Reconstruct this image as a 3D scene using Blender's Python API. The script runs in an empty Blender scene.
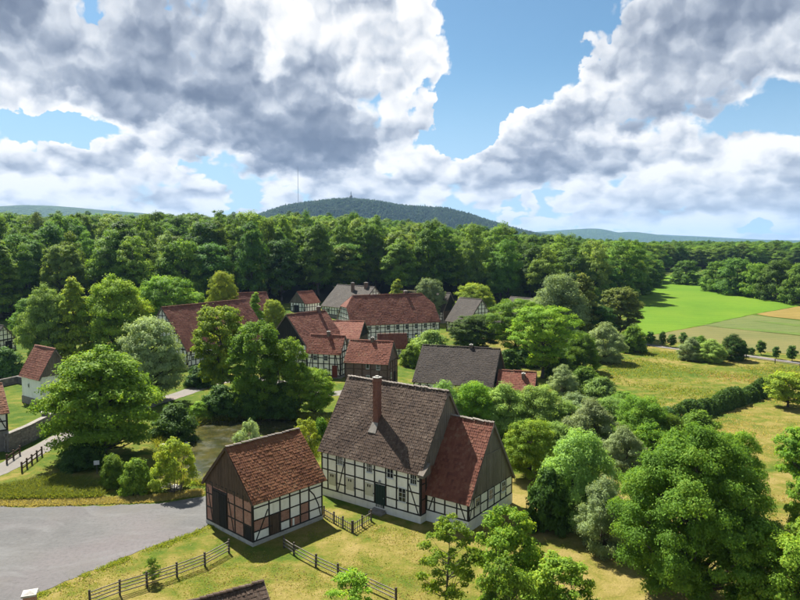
import bpy, bmesh, math, random
import numpy as np
from mathutils import Vector, Matrix
R = math.radians
scene = bpy.context.scene
COL = scene.collection
rng = np.random.default_rng(7)
random.seed(7)

# ------------------------------------------------------------------ camera
CAM_H, F_PX, PITCH = 26.0, 657.5, 0.0800          # metres, pixels at 800 px width, radians below the horizon
cam_d = bpy.data.cameras.new('camera')
cam_d.sensor_width = 36.0
cam_d.lens = 36.0 * F_PX / 800.0
cam_d.clip_start = 0.5
cam_d.clip_end = 60000.0
cam = bpy.data.objects.new('camera', cam_d)
COL.objects.link(cam)
cam.location = (0, 0, CAM_H)
cam.rotation_euler = (math.pi / 2 - PITCH, 0, 0)
scene.camera = cam

# ------------------------------------------------------------------ view, exposure
scene.view_settings.view_transform = 'Standard'
scene.view_settings.look = 'None'
scene.view_settings.gamma = 1.0
scene.view_settings.exposure = 1.6
scene.view_settings.use_curve_mapping = False
scene.cycles.max_bounces = 7
scene.cycles.diffuse_bounces = 3
scene.cycles.glossy_bounces = 2
scene.cycles.transmission_bounces = 4
scene.cycles.transparent_max_bounces = 8
scene.cycles.volume_bounces = 1
scene.cycles.use_denoising = True

# ------------------------------------------------------------------ sun
SUN_V = Vector((-0.42, 0.64, 1.0)).normalized()    # towards the sun: high, behind the village, a little left
SUN_EL = math.asin(SUN_V.z)
SUN_ROT = math.atan2(SUN_V.x, SUN_V.y)
sun_d = bpy.data.lights.new('sun', 'SUN')
sun_d.energy = 4.5
sun_d.angle = R(0.6)
sun_d.color = (1.0, 0.955, 0.87)
sun = bpy.data.objects.new('sun', sun_d)
COL.objects.link(sun)
sun.rotation_euler = SUN_V.to_track_quat('Z', 'Y').to_euler()
sun.location = (0, 0, 200)

# ------------------------------------------------------------------ node helpers
class G:
    """small expression builder for node trees"""
    def __init__(s, tree):
        s.t = tree
    def n(s, typ, **kw):
        nd = s.t.nodes.new(typ)
        for k, v in kw.items():
            setattr(nd, k, v)
        return nd
    def put(s, sock, v):
        if v is None:
            return
        if isinstance(v, bpy.types.NodeSocket):
            s.t.links.new(v, sock)
        else:
            if hasattr(sock.default_value, '__len__') and not hasattr(v, '__len__'):
                v = [v] * len(sock.default_value)
            if hasattr(v, '__len__') and len(sock.default_value) == 4 and len(v) == 3:
                v = (*v, 1.0)
            sock.default_value = v
    def m(s, op, a, b=None, c=None, clamp=False):
        nd = s.n('ShaderNodeMath', operation=op, use_clamp=clamp)
        s.put(nd.inputs[0], a); s.put(nd.inputs[1], b); s.put(nd.inputs[2], c)
        return nd.outputs[0]
    def add(s, a, b): return s.m('ADD', a, b)
    def sub(s, a, b): return s.m('SUBTRACT', a, b)
    def mul(s, a, b): return s.m('MULTIPLY', a, b)
    def div(s, a, b): return s.m('DIVIDE', a, b)
    def v(s, op, a, b=None, scale=None):
        nd = s.n('ShaderNodeVectorMath', operation=op)
        s.put(nd.inputs[0], a)
        if b is not None: s.put(nd.inputs[1], b)
        if scale is not None: s.put(nd.inputs['Scale'], scale)
        return nd.outputs['Value' if op in ('DOT_PRODUCT', 'LENGTH', 'DISTANCE') else 'Vector']
    def sep(s, a):
        nd = s.n('ShaderNodeSeparateXYZ'); s.put(nd.inputs[0], a)
        return nd.outputs
    def comb(s, x, y, z):
        nd = s.n('ShaderNodeCombineXYZ')
        for i, q in enumerate((x, y, z)): s.put(nd.inputs[i], q)
        return nd.outputs[0]
    def ramp(s, f, stops, interp='LINEAR'):
        nd = s.n('ShaderNodeValToRGB'); s.put(nd.inputs[0], f)
        cr = nd.color_ramp; cr.interpolation = interp
        while len(cr.elements) > 1: cr.elements.remove(cr.elements[-1])
        for i, (p, c) in enumerate(stops):
            e = cr.elements[0] if i == 0 else cr.elements.new(p)
            e.position = p
            e.color = (c, c, c, 1) if not hasattr(c, '__len__') else (*c[:3], 1)
        return nd.outputs[0]
    def smooth(s, f, a, b, lo=0.0, hi=1.0):
        nd = s.n('ShaderNodeMapRange', interpolation_type='SMOOTHSTEP')
        s.put(nd.inputs[0], f)
        for i, q in enumerate((a, b, lo, hi)): s.put(nd.inputs[i + 1], q)
        return nd.outputs[0]
    def mix(s, f, a, b, blend='MIX'):
        nd = s.n('ShaderNodeMix', data_type='RGBA', blend_type=blend)
        s.put(nd.inputs[0], f); s.put(nd.inputs[6], a); s.put(nd.inputs[7], b)
        return nd.outputs[2]
    def noise(s, vec, scale, detail=4, rough=0.5, lac=2.0, dist=0.0, out=0, dims='3D', w=None):
        nd = s.n('ShaderNodeTexNoise', noise_dimensions=dims)
        if vec is not None: s.put(nd.inputs['Vector'], vec)
        if w is not None: s.put(nd.inputs['W'], w)
        nd.inputs['Scale'].default_value = scale; nd.inputs['Detail'].default_value = detail
        nd.inputs['Roughness'].default_value = rough; nd.inputs['Lacunarity'].default_value = lac
        nd.inputs['Distortion'].default_value = dist
        return nd.outputs[out]
    def voro(s, vec, scale, detail=0, rough=0.5, lac=2.0, feature='F1', smooth=None, out=0, rnd=1.0):
        nd = s.n('ShaderNodeTexVoronoi', feature=feature)
        if vec is not None: s.put(nd.inputs['Vector'], vec)
        nd.inputs['Scale'].default_value = scale; nd.inputs['Detail'].default_value = detail
        nd.inputs['Roughness'].default_value = rough; nd.inputs['Lacunarity'].default_value = lac
        nd.inputs['Randomness'].default_value = rnd
        if smooth is not None and 'Smoothness' in nd.inputs: nd.inputs['Smoothness'].default_value = smooth
        return nd.outputs[out]

# ------------------------------------------------------------------ sky: Nishita blue with broken cumulus
world = bpy.data.worlds.new('World')
scene.world = world
world.use_nodes = True
SKY_STRENGTH = 0.12
def build_sky():
    nt = world.node_tree
    nt.nodes.clear()
    g = G(nt)
    out = g.n('ShaderNodeOutputWorld')
    bg = g.n('ShaderNodeBackground')
    bg.inputs['Strength'].default_value = SKY_STRENGTH
    nt.links.new(bg.outputs[0], out.inputs[0])
    sky = g.n('ShaderNodeTexSky')
    sky.sky_type = 'NISHITA'
    sky.sun_disc = False
    sky.sun_elevation = SUN_EL
    sky.sun_rotation = SUN_ROT
    sky.altitude = 200
    sky.air_density = 1.0
    sky.dust_density = 0.7
    sky.ozone_density = 2.2
    tc = g.n('ShaderNodeTexCoord').outputs['Generated']

    # one function of direction -> cloud density (used twice: here and a step towards the sun)
    X, Y, Z = g.sep(tc)
    el = g.m('ARCSINE', Z)
    az = g.m('ARCTAN2', X, Y)
    # large cloud banks and clear lanes: (azimuth deg, elevation deg, half width, half height, weight)
    BANKS = [(-10, 12.5, 12.5, 5.2, .55), (-3.5, 16.5, 7.5, 5, .34), (-6.5, 9.2, 5.0, 2.8, .30), (-29, 16.0, 10, 5.0, .62), (-27, 11.6, 9, 1.8, .30), (-42, 14, 12, 7, .25), (-14, 21, 16, 5, .34),
             (26, 17, 11.0, 5.8, .64), (13.2, 9.0, 4.6, 3.0, .54), (19.5, 11.5, 6.5, 4, .40), (32, 6.5, 7, 2.4, .36), (38, 19, 10, 7, .2),
             (9.4, 17, 4.6, 6.0, -.90), (5.8, 10.2, 2.6, 2.6, -.74), (14.0, 21.0, 3.6, 3.0, -.4), (-27, 8.9, 5, .8, -.40), (28.5, 9.7, 4.0, .7, -.40)]
    def coords(az, el):
        # features shrink gently towards the horizon
        h = g.m('LOGARITHM', g.add(g.m('MAXIMUM', el, -0.03), 0.16), 2.718)
        return g.comb(g.mul(az, 2.9), g.mul(h, 1.25), 0.0)
    def bumps(vec, scale):
        vo = g.n('ShaderNodeTexVoronoi', voronoi_dimensions='2D', feature='F1')
        g.put(vo.inputs['Vector'], vec)
        vo.inputs['Scale'].default_value = scale
        return g.mul(vo.outputs[0], vo.outputs[0])            # rounded heads, sharp creases between
    def density(p, octaves, heads):
        """slow fractal mass minus squared cell distance: cauliflower outlines"""
        n1 = g.noise(p, 1.9, octaves, .52, 2.1, dims='2D')
        d = g.mul(g.sub(n1, .5), 1.8)
        for sc, w in heads:
            d = g.sub(d, g.mul(g.sub(bumps(p, sc), .16), w))
        return d
    p0 = coords(az, el)
    def warped(p):
        w = g.n('ShaderNodeTexNoise', noise_dimensions='2D')
        g.put(w.inputs['Vector'], p); w.inputs['Scale'].default_value = 7.0; w.inputs['Detail'].default_value = 4
        w.inputs['Roughness'].default_value = .6
        return g.v('SCALE', g.v('SUBTRACT', w.outputs[1], (.5, .5, .5)), scale=.085)
    warp = warped(p0)
    pw0 = g.v('ADD', p0, warp)
    pw1 = g.v('ADD', coords(g.sub(az, R(.35)), g.add(el, R(.95))), warp)
    ae = g.v('ADD', g.comb(az, el, 0.0), g.v('MULTIPLY', warp, (.9, .7, 0)))
    def blobs(L, fall):
        tot = 0.0
        for (a, e, ra, re, wgt) in L:
            q = g.v('MULTIPLY', g.v('SUBTRACT', ae, (R(a), R(e), 0)), (1 / R(ra), 1 / R(re), 0))
            q = g.v('DOT_PRODUCT', q, q)
            if fall: q = g.mul(q, q)
            tot = g.m('MULTIPLY_ADD', g.m('POWER', .54, q), wgt, tot)
        return tot
    tot = g.add(blobs(BANKS, True), g.smooth(el, R(11), R(6.5), 0.0, .46))      # plus a low broken layer all round
    d0 = g.add(density(pw0, 7, ((4.2, .62), (9.5, .42), (22.0, .24))), tot)
    s0 = density(pw0, 3, ((3.6, .80), (8.2, .40), (20.0, .15)))
    s1 = density(pw1, 3, ((3.6, .80), (8.2, .40), (20.0, .15)))
    alpha = g.smooth(d0, .0, g.smooth(g.noise(p0, 2.6, 2, .5, dims='2D'), .42, .66, .11, .34))    # crisp heads, some wispy fringes
    thick = g.smooth(d0, .08, .95)
    # thick hearts of the banks let less light through
    HEARTS = [(-30, 17.5, 8.0, 3.6, .48), (-17.5, 17, 4.5, 4.0, .42), (-12, 12.6, 5.0, 2.0, .26), (-8, 10.4, 8.0, 2.2, .54), (-7, 7.8, 4.5, 1.4, .42), (-2.5, 17.5, 3, 1.6, .26), (-26, 12.6, 6, 1.2, .34),
              (27, 18, 8, 2.6, .52), (23, 13.8, 6, 1.6, .36), (20, 10.8, 5.5, 1.2, .42), (13.0, 7.4, 4.5, 1.0, .36), (32, 5.6, 5, 1.0, .30),
              (-10.5, 15.5, 2.2, 3.0, -.20), (-1.5, 13.5, 3.0, 2.4, -.22)]
    heart = blobs(HEARTS, False)
    lowgrey = g.smooth(el, R(9), R(4), 0.0, .14)
    body = g.sub(g.sub(g.sub(.97, lowgrey), g.mul(thick, .30)), g.mul(heart, .92))
    relief = g.mul(g.sub(s0, s1), g.smooth(heart, .05, .8, 1.15, .50))
    lit = g.add(body, relief)                                  # the sun side of every billow is lit
    col = g.ramp(lit, [(0.0, (.135, .165, .230)), (.18, (.195, .230, .300)), (.40, (.32, .36, .43)), (.62, (.52, .555, .605)), (.82, (.70, .71, .725)), (1.0, (.815, .81, .80))])
    col = g.v('SCALE', col, scale=.435 / SKY_STRENGTH)
    blue = g.mix(1.0, sky.outputs[0], (.23, .305, .315), 'MULTIPLY')
    # paler towards the horizon: thin high veil and distance
    veil = g.smooth(el, R(16), R(2), 0.0, .80)
    base = g.mix(veil, blue, tuple(q * .385 / SKY_STRENGTH for q in (.45, .64, .85)))
    far = g.smooth(el, R(8), R(1), 0.0, .48)
    col = g.mix(far, col, tuple(q * .385 / SKY_STRENGTH for q in (.62, .68, .76)))
    fin = g.mix(alpha, base, col)
    nt.links.new(fin, bg.inputs['Color'])
    world.cycles.sampling_method = 'MANUAL'
    world.cycles.sample_map_resolution = 512
build_sky()

# ------------------------------------------------------------------ materials
def new_mat(name):
    m = bpy.data.materials.new(name)
    m.use_nodes = True
    nt = m.node_tree
    nt.nodes.clear()
    g = G(nt)
    out = g.n('ShaderNodeOutputMaterial')
    p = g.n('ShaderNodeBsdfPrincipled')
    nt.links.new(p.outputs[0], out.inputs[0])
    p.inputs['Roughness'].default_value = 0.85
    p.inputs['Specular IOR Level'].default_value = 0.25
    return m, g, p, out
def bump(g, p, h, strength=.4, dist=.05):
    b = g.n('ShaderNodeBump')
    b.inputs['Strength'].default_value = strength; b.inputs['Distance'].default_value = dist
    g.put(b.inputs['Height'], h)
    g.t.links.new(b.outputs[0], p.inputs['Normal'])
def obj_co(g): return g.n('ShaderNodeTexCoord').outputs['Object']
def world_co(g): return g.n('ShaderNodeNewGeometry').outputs['Position']
def island(g): return g.n('ShaderNodeNewGeometry').outputs['Random Per Island']
def obj_rand(g): return g.n('ShaderNodeObjectInfo').outputs['Random']
MATS = {}
def plaster(name, c, dirt=.40):
    m, g, p, _ = new_mat(name)
    w = world_co(g)
    n = g.noise(w, .9, 6, .65); n2 = g.noise(w, 7, 4, .6)
    f = g.m('MULTIPLY', g.smooth(n, .42, .75), dirt)
    col = g.mix(f, c, tuple(q * .62 * t for q, t in zip(c, (1, .96, .86))))
    sv = g.noise(g.v('MULTIPLY', w, (2.2, 2.2, .45)), 1.0, 5, .65)
    col = g.mix(g.smooth(sv, .50, .72, 0.0, .42), col, tuple(q * .62 * t for q, t in zip(c, (1, .95, .84))))
    col = g.mix(g.mul(obj_rand(g), .22), col, tuple(q * .80 * t for q, t in zip(c, (1, .97, .90))))
    col = g.mix(g.m('MULTIPLY', g.smooth(n2, .5, .8), .25), col, tuple(q * .8 for q in c))
    g.put(p.inputs['Base Color'], col); bump(g, p, n2, .3, .03)
    MATS[name] = m
plaster('plaster', (.88, .855, .795))
plaster('plaster_old', (.64, .61, .54), .45)
plaster('limewash', (.70, .69, .65), .5)
def wood(name, c1, c2, stretch=(9, 9, .7), rough=.9):
    m, g, p, _ = new_mat(name)
    w = g.v('MULTIPLY', world_co(g), stretch)
    n = g.noise(w, 1.6, 5, .65); n2 = g.noise(world_co(g), .6, 3, .6)
    col = g.mix(g.smooth(n, .32, .7), c1, c2)
    col = g.mix(g.mul(obj_rand(g), .45), col, tuple(q * .62 for q in c1))
    col = g.mix(g.mul(g.smooth(n2, .5, .75), .35), col, tuple((a + b) * .35 for a, b in zip(c1, c2)))
    g.put(p.inputs['Base Color'], col); bump(g, p, n, .35, .02)
    p.inputs['Roughness'].default_value = rough
    MATS[name] = m
wood('timber', (.022, .019, .016), (.050, .042, .034), (5, 5, 5))
wood('timber_brown', (.060, .036, .024), (.11, .07, .045), (5, 5, 5))
wood('board_grey', (.125, .103, .083), (.225, .19, .155))
wood('board_brown', (.060, .038, .025), (.13, .085, .055))
wood('board_dark', (.012, .011, .010), (.028, .024, .020))
wood('fence_wood', (.14, .12, .10), (.26, .225, .185), (6, 6, 6))
wood('fence_dark', (.060, .047, .037), (.115, .092, .073), (6, 6, 3))
wood('door_green', (.018, .035, .026), (.030, .050, .038))
wood('door_dark', (.026, .020, .016), (.06, .045, .035))
wood('shutter_cream', (.50, .47, .36), (.60, .57, .46))
wood('white_paint', (.62, .62, .60), (.74, .74, .72), (3, 3, 3), .6)
wood('crate_red', (.14, .03, .02), (.2, .05, .03))
def tiles_mat(name, cols, lichen, amount, streak=.4, rowmul=1.0):
    m, g, p, _ = new_mat(name)
    w = world_co(g)
    r = island(g)
    n = g.noise(w, .55, 5, .62); n2 = g.noise(w, 3.4, 5, .7); n3 = g.noise(w, 12, 3, .6)
    k = g.add(g.mul(r, .55), g.mul(g.sub(n, .5), 1.3))
    k = g.add(k, .22)
    st = [(i / (len(cols) - 1), c) for i, c in enumerate(cols)]
    col = g.ramp(k, st)
    col = g.mix(g.mul(g.smooth(n2, .56, .74), streak), col, tuple(q * .45 for q in cols[0]))
    col = g.mix(g.mul(g.smooth(n3, .60, .72), g.mul(g.smooth(n, .40, .62), amount)), col, lichen)
    g.put(p.inputs['Base Color'], col)
    p.inputs['Roughness'].default_value = .82
    bump(g, p, n3, .12, .02)
    MATS[name] = m
tiles_mat('tiles_brown', [(0.029, 0.0167, 0.0106), (0.0553, 0.0334, 0.0214), (0.0757, 0.048, 0.0316), (0.1105, 0.0758, 0.0512)], (.50, .47, .42), .75)
tiles_mat('tiles_orange', [(0.078, 0.0281, 0.0129), (0.1374, 0.0502, 0.0207), (0.1745, 0.0704, 0.0287), (0.1708, 0.0954, 0.044)], (.42, .33, .24), .45)
tiles_mat('tiles_red', [(0.0715, 0.0247, 0.015), (0.1294, 0.0424, 0.0249), (0.1663, 0.0601, 0.035), (0.1848, 0.0988, 0.0599)], (.34, .20, .15), .55)
tiles_mat('tiles_scarlet', [(0.0998, 0.0318, 0.0173), (0.1644, 0.0503, 0.0282), (0.1928, 0.067, 0.0377), (0.1814, 0.1006, 0.0565)], (.36, .2, .15), .4)
tiles_mat('tiles_grey', [(0.0309, 0.0248, 0.0196), (0.0487, 0.0396, 0.0317), (0.0601, 0.0495, 0.0397), (0.0715, 0.0603, 0.049)], (.32, .30, .26), .4)
tiles_mat('tiles_slate', [(0.018, 0.0124, 0.009), (0.0306, 0.0218, 0.0159), (0.0414, 0.03, 0.0223), (0.054, 0.0409, 0.0309)], (.22, .20, .18), .45)
tiles_mat('ridge_mortar', [(.09, .07, .058), (.17, .14, .115), (.25, .215, .18), (.14, .105, .085)], (.5, .48, .44), .5)
def brick_mat(name, c1, c2, mortar, scale=1.0):
    m, g, p, _ = new_mat(name)
    gen = g.n('ShaderNodeNewGeometry')
    nx, ny, nz = g.sep(gen.outputs['Normal'])
    px, py, pz = g.sep(gen.outputs['Position'])
    # run the courses along whichever wall direction the face has
    along = g.sub(g.mul(px, ny), g.mul(py, nx))
    v = g.comb(along, pz, 0)
    b = g.n('ShaderNodeTexBrick')
    g.put(b.inputs['Vector'], v)
    for k, q in (('Color1', c1), ('Color2', c2), ('Mortar', mortar)): g.put(b.inputs[k], q)
    b.inputs['Scale'].default_value = scale; b.inputs['Mortar Size'].default_value = .012
    b.inputs['Brick Width'].default_value = .27; b.inputs['Row Height'].default_value = .085; b.inputs['Bias'].default_value = -.2
    n = g.noise(gen.outputs['Position'], 1.6, 5, .65)
    col = g.mix(g.mul(g.smooth(n, .4, .75), .55), b.outputs['Color'], tuple(q * .5 for q in c2))
    col = g.mix(g.mul(g.smooth(g.noise(gen.outputs['Position'], 5, 3), .55, .75), .35), col, tuple(min(1, q * 1.6) for q in mortar))
    g.put(p.inputs['Base Color'], col); bump(g, p, b.outputs['Fac'], .4, -.02)
    MATS[name] = m
brick_mat('brick', (.42, .165, .105), (.30, .12, .08), (.33, .28, .23))
brick_mat('brick_dark', (.155, .085, .062), (.10, .06, .048), (.20, .165, .135))
brick_mat('brick_red', (.19, .055, .036), (.13, .042, .03), (.2, .13, .1))
def stone_mat(name, c, var=.5):
    m, g, p, _ = new_mat(name)
    w = world_co(g); r = island(g)
    n = g.noise(w, 2.2, 6, .65)
    col = g.mix(r, tuple(q * (1 - var * .5) for q in c), tuple(q * (1 + var * .5) for q in c))
    col = g.mix(g.mul(g.smooth(n, .45, .7), .6), col, tuple(q * .5 for q in c))
    g.put(p.inputs['Base Color'], col); bump(g, p, n, .6, .05)
    MATS[name] = m
stone_mat('stone', (.20, .18, .155)); stone_mat('stone_light', (.40, .38, .34)); stone_mat('stone_pale', (.62, .60, .56), .2)
def glass_mat():
    m, g, p, _ = new_mat('glass')
    g.put(p.inputs['Base Color'], (.012, .015, .018)); p.inputs['Roughness'].default_value = .08
    p.inputs['Specular IOR Level'].default_value = .6
    MATS['glass'] = m
glass_mat()
def metal_mat():
    m, g, p, _ = new_mat('steel')
    g.put(p.inputs['Base Color'], g.mix(g.noise(world_co(g), 1.0, 3), (.20, .21, .22), (.32, .33, .34)))
    p.inputs['Roughness'].default_value = .6
    MATS['steel'] = m
metal_mat()
def leaf_mat(name, c, yellow=.25, trans=.45, vary=.5):
    m, g, p, out = new_mat(name)
    at = g.n('ShaderNodeAttribute'); at.attribute_name = 'tint'
    t = at.outputs['Fac']
    c = Vector(c)
    hi = tuple(c * (1 + vary * .85)); lo = tuple(c * (1 - vary * .62))
    ylw = (c[1] * 1.15 + c[0] * .4, c[1] * 1.16, c[2] * .75)
    col = g.mix(t, lo, hi)
    col = g.mix(g.mul(g.smooth(t, .55, 1.0), yellow), col, ylw)
    orr = obj_rand(g)
    hs = g.n('ShaderNodeHueSaturation')
    g.put(hs.inputs['Color'], col)
    g.put(hs.inputs['Hue'], g.add(.488, g.mul(orr, .026)))
    g.put(hs.inputs['Value'], g.add(.74, g.mul(g.m('FRACT', g.mul(orr, 7.31)), .52)))
    col = hs.outputs[0]
    g.put(p.inputs['Base Color'], col)
    p.inputs['Roughness'].default_value = .65; p.inputs['Specular IOR Level'].default_value = .12
    tr = g.n('ShaderNodeBsdfTranslucent')
    g.put(tr.inputs['Color'], g.mix(1.0, col, (1.25, 1.18, .55), 'MULTIPLY'))
    mx = g.n('ShaderNodeMixShader'); mx.inputs[0].default_value = trans
    g.t.links.new(p.outputs[0], mx.inputs[1]); g.t.links.new(tr.outputs[0], mx.inputs[2])
    g.t.links.new(mx.outputs[0], out.inputs[0])
    MATS[name] = m
leaf_mat('leaf_mid', (0.122, 0.223, 0.026))
leaf_mat('leaf_bright', (0.168, 0.295, 0.030), .35)
leaf_mat('leaf_lime', (0.214, 0.297, 0.034), .5)
leaf_mat('leaf_gold', (0.191, 0.252, 0.030), .6)
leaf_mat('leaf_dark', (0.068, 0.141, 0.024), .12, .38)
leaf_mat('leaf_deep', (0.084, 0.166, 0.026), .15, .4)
leaf_mat('leaf_silver', (0.236, 0.307, 0.136), .05, .38, .45)
leaf_mat('leaf_willow', (0.224, 0.345, 0.083), .15, .42, .45)
leaf_mat('leaf_olive', (.150, .185, .040), .4, .4)
leaf_mat('leaf_hill', (.055, .105, .046), .05, .3, .4)
leaf_mat('leaf_hedge', (0.084, 0.170, 0.037), .1, .35)
leaf_mat('leaf_forest_a', (0.109, 0.204, 0.027), .2)
leaf_mat('leaf_forest_b', (0.149, 0.254, 0.031), .3)
leaf_mat('leaf_forest_c', (0.082, 0.166, 0.027), .12)
leaf_mat('leaf_forest_d', (0.151, 0.234, 0.046), .25)
wood('bark', (.055, .045, .036), (.11, .095, .08), (4, 4, 1))
wood('bark_birch', (.34, .32, .29), (.5, .48, .45), (3, 3, 6))

# ------------------------------------------------------------------ object helpers
def put_props(o, label=None, cat=None, group=None, kind=None):
    if label: o['label'] = label
    if cat: o['category'] = cat
    if group: o['group'] = group
    if kind: o['kind'] = kind
    return o
def link(o, parent=None):
    COL.objects.link(o)
    if parent is not None: o.parent = parent
    return o
def thing(name, label, cat, loc=(0, 0, 0), rz=0.0, group=None):
    o = bpy.data.objects.new(name, None)
    o.empty_display_size = .5
    link(o); o.location = loc; o.rotation_euler = (0, 0, rz)
    return put_props(o, label, cat, group)
def mesh_from(name, verts, faces, mats, mat_idx=None, smooth=False):
    me = bpy.data.meshes.new(name)
    me.from_pydata([tuple(v) for v in verts], [], [tuple(f) for f in faces])
    for m in (mats if isinstance(mats, (list, tuple)) else [mats]):
        me.materials.append(MATS[m] if isinstance(m, str) else m)
    if mat_idx is not None: me.polygons.foreach_set('material_index', mat_idx)
    if smooth: me.polygons.foreach_set('use_smooth', [True] * len(me.polygons))
    me.update()
    return me
def quads_mesh(name, V, n_quads, mat, tint=None):
    """V: (n_quads*4, 3) array -> fast quad soup"""
    me = bpy.data.meshes.new(name)
    nv = n_quads * 4
    me.vertices.add(nv); me.loops.add(nv); me.polygons.add(n_quads)
    me.vertices.foreach_set('co', np.ascontiguousarray(V, dtype=np.float32).ravel())
    me.loops.foreach_set('vertex_index', np.arange(nv, dtype=np.int32))
    me.polygons.foreach_set('loop_start', np.arange(0, nv, 4, dtype=np.int32))
    me.update(calc_edges=True)
    me.materials.append(MATS[mat])
    if tint is not None:
        a = me.attributes.new('tint', 'FLOAT', 'FACE')
        a.data.foreach_set('value', np.ascontiguousarray(tint, dtype=np.float32))
    return me
def ob(name, me, parent=None, loc=None, rot=None, scale=None):
    o = bpy.data.objects.new(name, me)
    link(o, parent)
    if loc is not None: o.location = loc
    if rot is not None: o.rotation_euler = rot
    if scale is not None: o.scale = scale
    return o
BOXF = [(0, 3, 2, 1), (4, 5, 6, 7), (0, 1, 5, 4), (1, 2, 6, 5), (2, 3, 7, 6), (3, 0, 4, 7)]
def box_v(x0, x1, y0, y1, z0, z1):
    return [(x0, y0, z0), (x1, y0, z0), (x1, y1, z0), (x0, y1, z0), (x0, y0, z1), (x1, y0, z1), (x1, y1, z1), (x0, y1, z1)]
CUBE = {}
def cube(mat):
    if mat not in CUBE:
        # unit block with slightly broken edges
        c = .5; b = .47
        V = [(-b, -c, -b), (b, -c, -b), (b, -c, b), (-b, -c, b), (-c, c, -c), (c, c, -c), (c, c, c), (-c, c, c),
             (-c, -b, -c), (c, -b, -c), (c, -b, c), (-c, -b, c)]
        Fc = [(0, 1, 2, 3), (0, 8, 9, 1), (1, 9, 10, 2), (2, 10, 11, 3), (3, 11, 8, 0), (8, 4, 5, 9), (9, 5, 6, 10), (10, 6, 7, 11), (11, 7, 4, 8), (4, 7, 6, 5)]
        CUBE[mat] = mesh_from('block', V, Fc, mat)
    return CUBE[mat]
def block(name, mat, parent, x0, x1, y0, y1, z0, z1, rot=None):
    return ob(name, cube(mat), parent, ((x0 + x1) / 2, (y0 + y1) / 2, (z0 + z1) / 2), rot, (x1 - x0, y1 - y0, z1 - z0))
class MB:
    """collects shapes into one mesh"""
    def __init__(s): s.v = []; s.f = []
    def box(s, *a):
        n = len(s.v); s.v += box_v(*a); s.f += [tuple(i + n for i in q) for q in BOXF]
    def beam(s, a, b, w, h=None):
        a = Vector(a); b = Vector(b); d = (b - a); L = d.length
        if L < 1e-6: return
        q = d.to_track_quat('X', 'Z'); h = h or w
        n = len(s.v)
        for p in box_v(0, L, -w / 2, w / 2, -h / 2, h / 2): s.v.append(tuple(a + q @ Vector(p)))
        s.f += [tuple(i + n for i in k) for k in BOXF]
    def tube(s, pts, rads, seg=6, cap=True):
        pts = [Vector(p) for p in pts]; n0 = len(s.v)
        for i, p in enumerate(pts):
            d = (pts[min(i + 1, len(pts) - 1)] - pts[max(i - 1, 0)]).normalized()
            q = d.to_track_quat('Z', 'Y')
            for k in range(seg):
                a = 2 * math.pi * k / seg
                s.v.append(tuple(p + q @ Vector((math.cos(a) * rads[i], math.sin(a) * rads[i], 0))))
        for i in range(len(pts) - 1):
            for k in range(seg):
                a = n0 + i * seg + k; b = n0 + i * seg + (k + 1) % seg
                s.f.append((a, b, b + seg, a + seg))
        if cap:
            s.f.append(tuple(n0 + (len(pts) - 1) * seg + k for k in range(seg)))
            s.f.append(tuple(n0 + k for k in reversed(range(seg))))
    def poly(s, pts, faces):
        n = len(s.v); s.v += [tuple(p) for p in pts]; s.f += [tuple(i + n for i in q) for q in faces]
    def mesh(s, name, mat, smooth=False): return mesh_from(name, s.v, s.f, mat, smooth=smooth)
    def ob(s, name, mat, parent=None, smooth=False): return ob(name, s.mesh(name, mat, smooth), parent)

# ------------------------------------------------------------------ terrain
def smoothstep(t):
    t = np.clip(t, 0, 1); return t * t * (3 - 2 * t)
def pix_ray(u, v):
    c, s = math.cos(PITCH), math.sin(PITCH)
    a = (u - 400) / F_PX; b = (300 - v) / F_PX
    return a, c + b * s, -s + b * c
def flat_pt(u, v):
    d = pix_ray(u, v); t = -CAM_H / d[2]
    return d[0] * t, d[1] * t
POND = [flat_pt(*p) for p in ((162, 441), (185, 425), (210, 418), (250, 415), (300, 417), (330, 424), (338, 436), (318, 452), (285, 466), (240, 478), (205, 484), (187, 479), (172, 463))]
def poly_sd(px, py, poly):
    """signed distance to a polygon, negative inside"""
    px = np.asarray(px, float); py = np.asarray(py, float)
    best = np.full(px.shape, 1e9); inside = np.zeros(px.shape, bool)
    n = len(poly)
    for i in range(n):
        ax, ay = poly[i]; bx, by = poly[(i + 1) % n]
        ex, ey = bx - ax, by - ay
        t = np.clip(((px - ax) * ex + (py - ay) * ey) / (ex * ex + ey * ey), 0, 1)
        d = np.hypot(px - ax - t * ex, py - ay - t * ey)
        best = np.minimum(best, d)
        cond = ((ay > py) != (by > py)) & (px < (bx - ax) * (py - ay) / ((by - ay) if by != ay else 1e-9) + ax)
        inside ^= cond
    return np.where(inside, -best, best)
def terrain(x, y):
    x = np.asarray(x, float); y = np.asarray(y, float)
    s = .05 + .06 * smoothstep((90 - x) / 150)
    e = np.where(y < 130, 0, np.where(y < 210, (y - 130) ** 2 / 160, 40 + (y - 210)))
    z = s * 260 * np.tanh(e / 260)
    return z
def ground_z(x, y):
    z = terrain(x, y)
    near = (np.asarray(y) < 125) & (np.asarray(y) > 55) & (np.abs(np.asarray(x) + 20) < 40)
    sd = np.where(near, poly_sd(x, y, POND), 99)
    return z - 1.1 * smoothstep((.6 - sd) / 2.2)
def at(u, v):
    """the point of the ground seen at a photograph pixel"""
    d = pix_ray(u, v)
    t0, t1 = 25.0, None
    t = 25.0
    while t < 3000:
        if CAM_H + d[2] * t <= float(terrain(d[0] * t, d[1] * t)):
            t1 = t; break
        t0 = t; t += 2.0
    if t1 is None: t1 = t
    for _ in range(18):
        m = (t0 + t1) / 2
        if CAM_H + d[2] * m <= float(terrain(d[0] * m, d[1] * m)): t1 = m
        else: t0 = m
    return d[0] * t1, d[1] * t1

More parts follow.
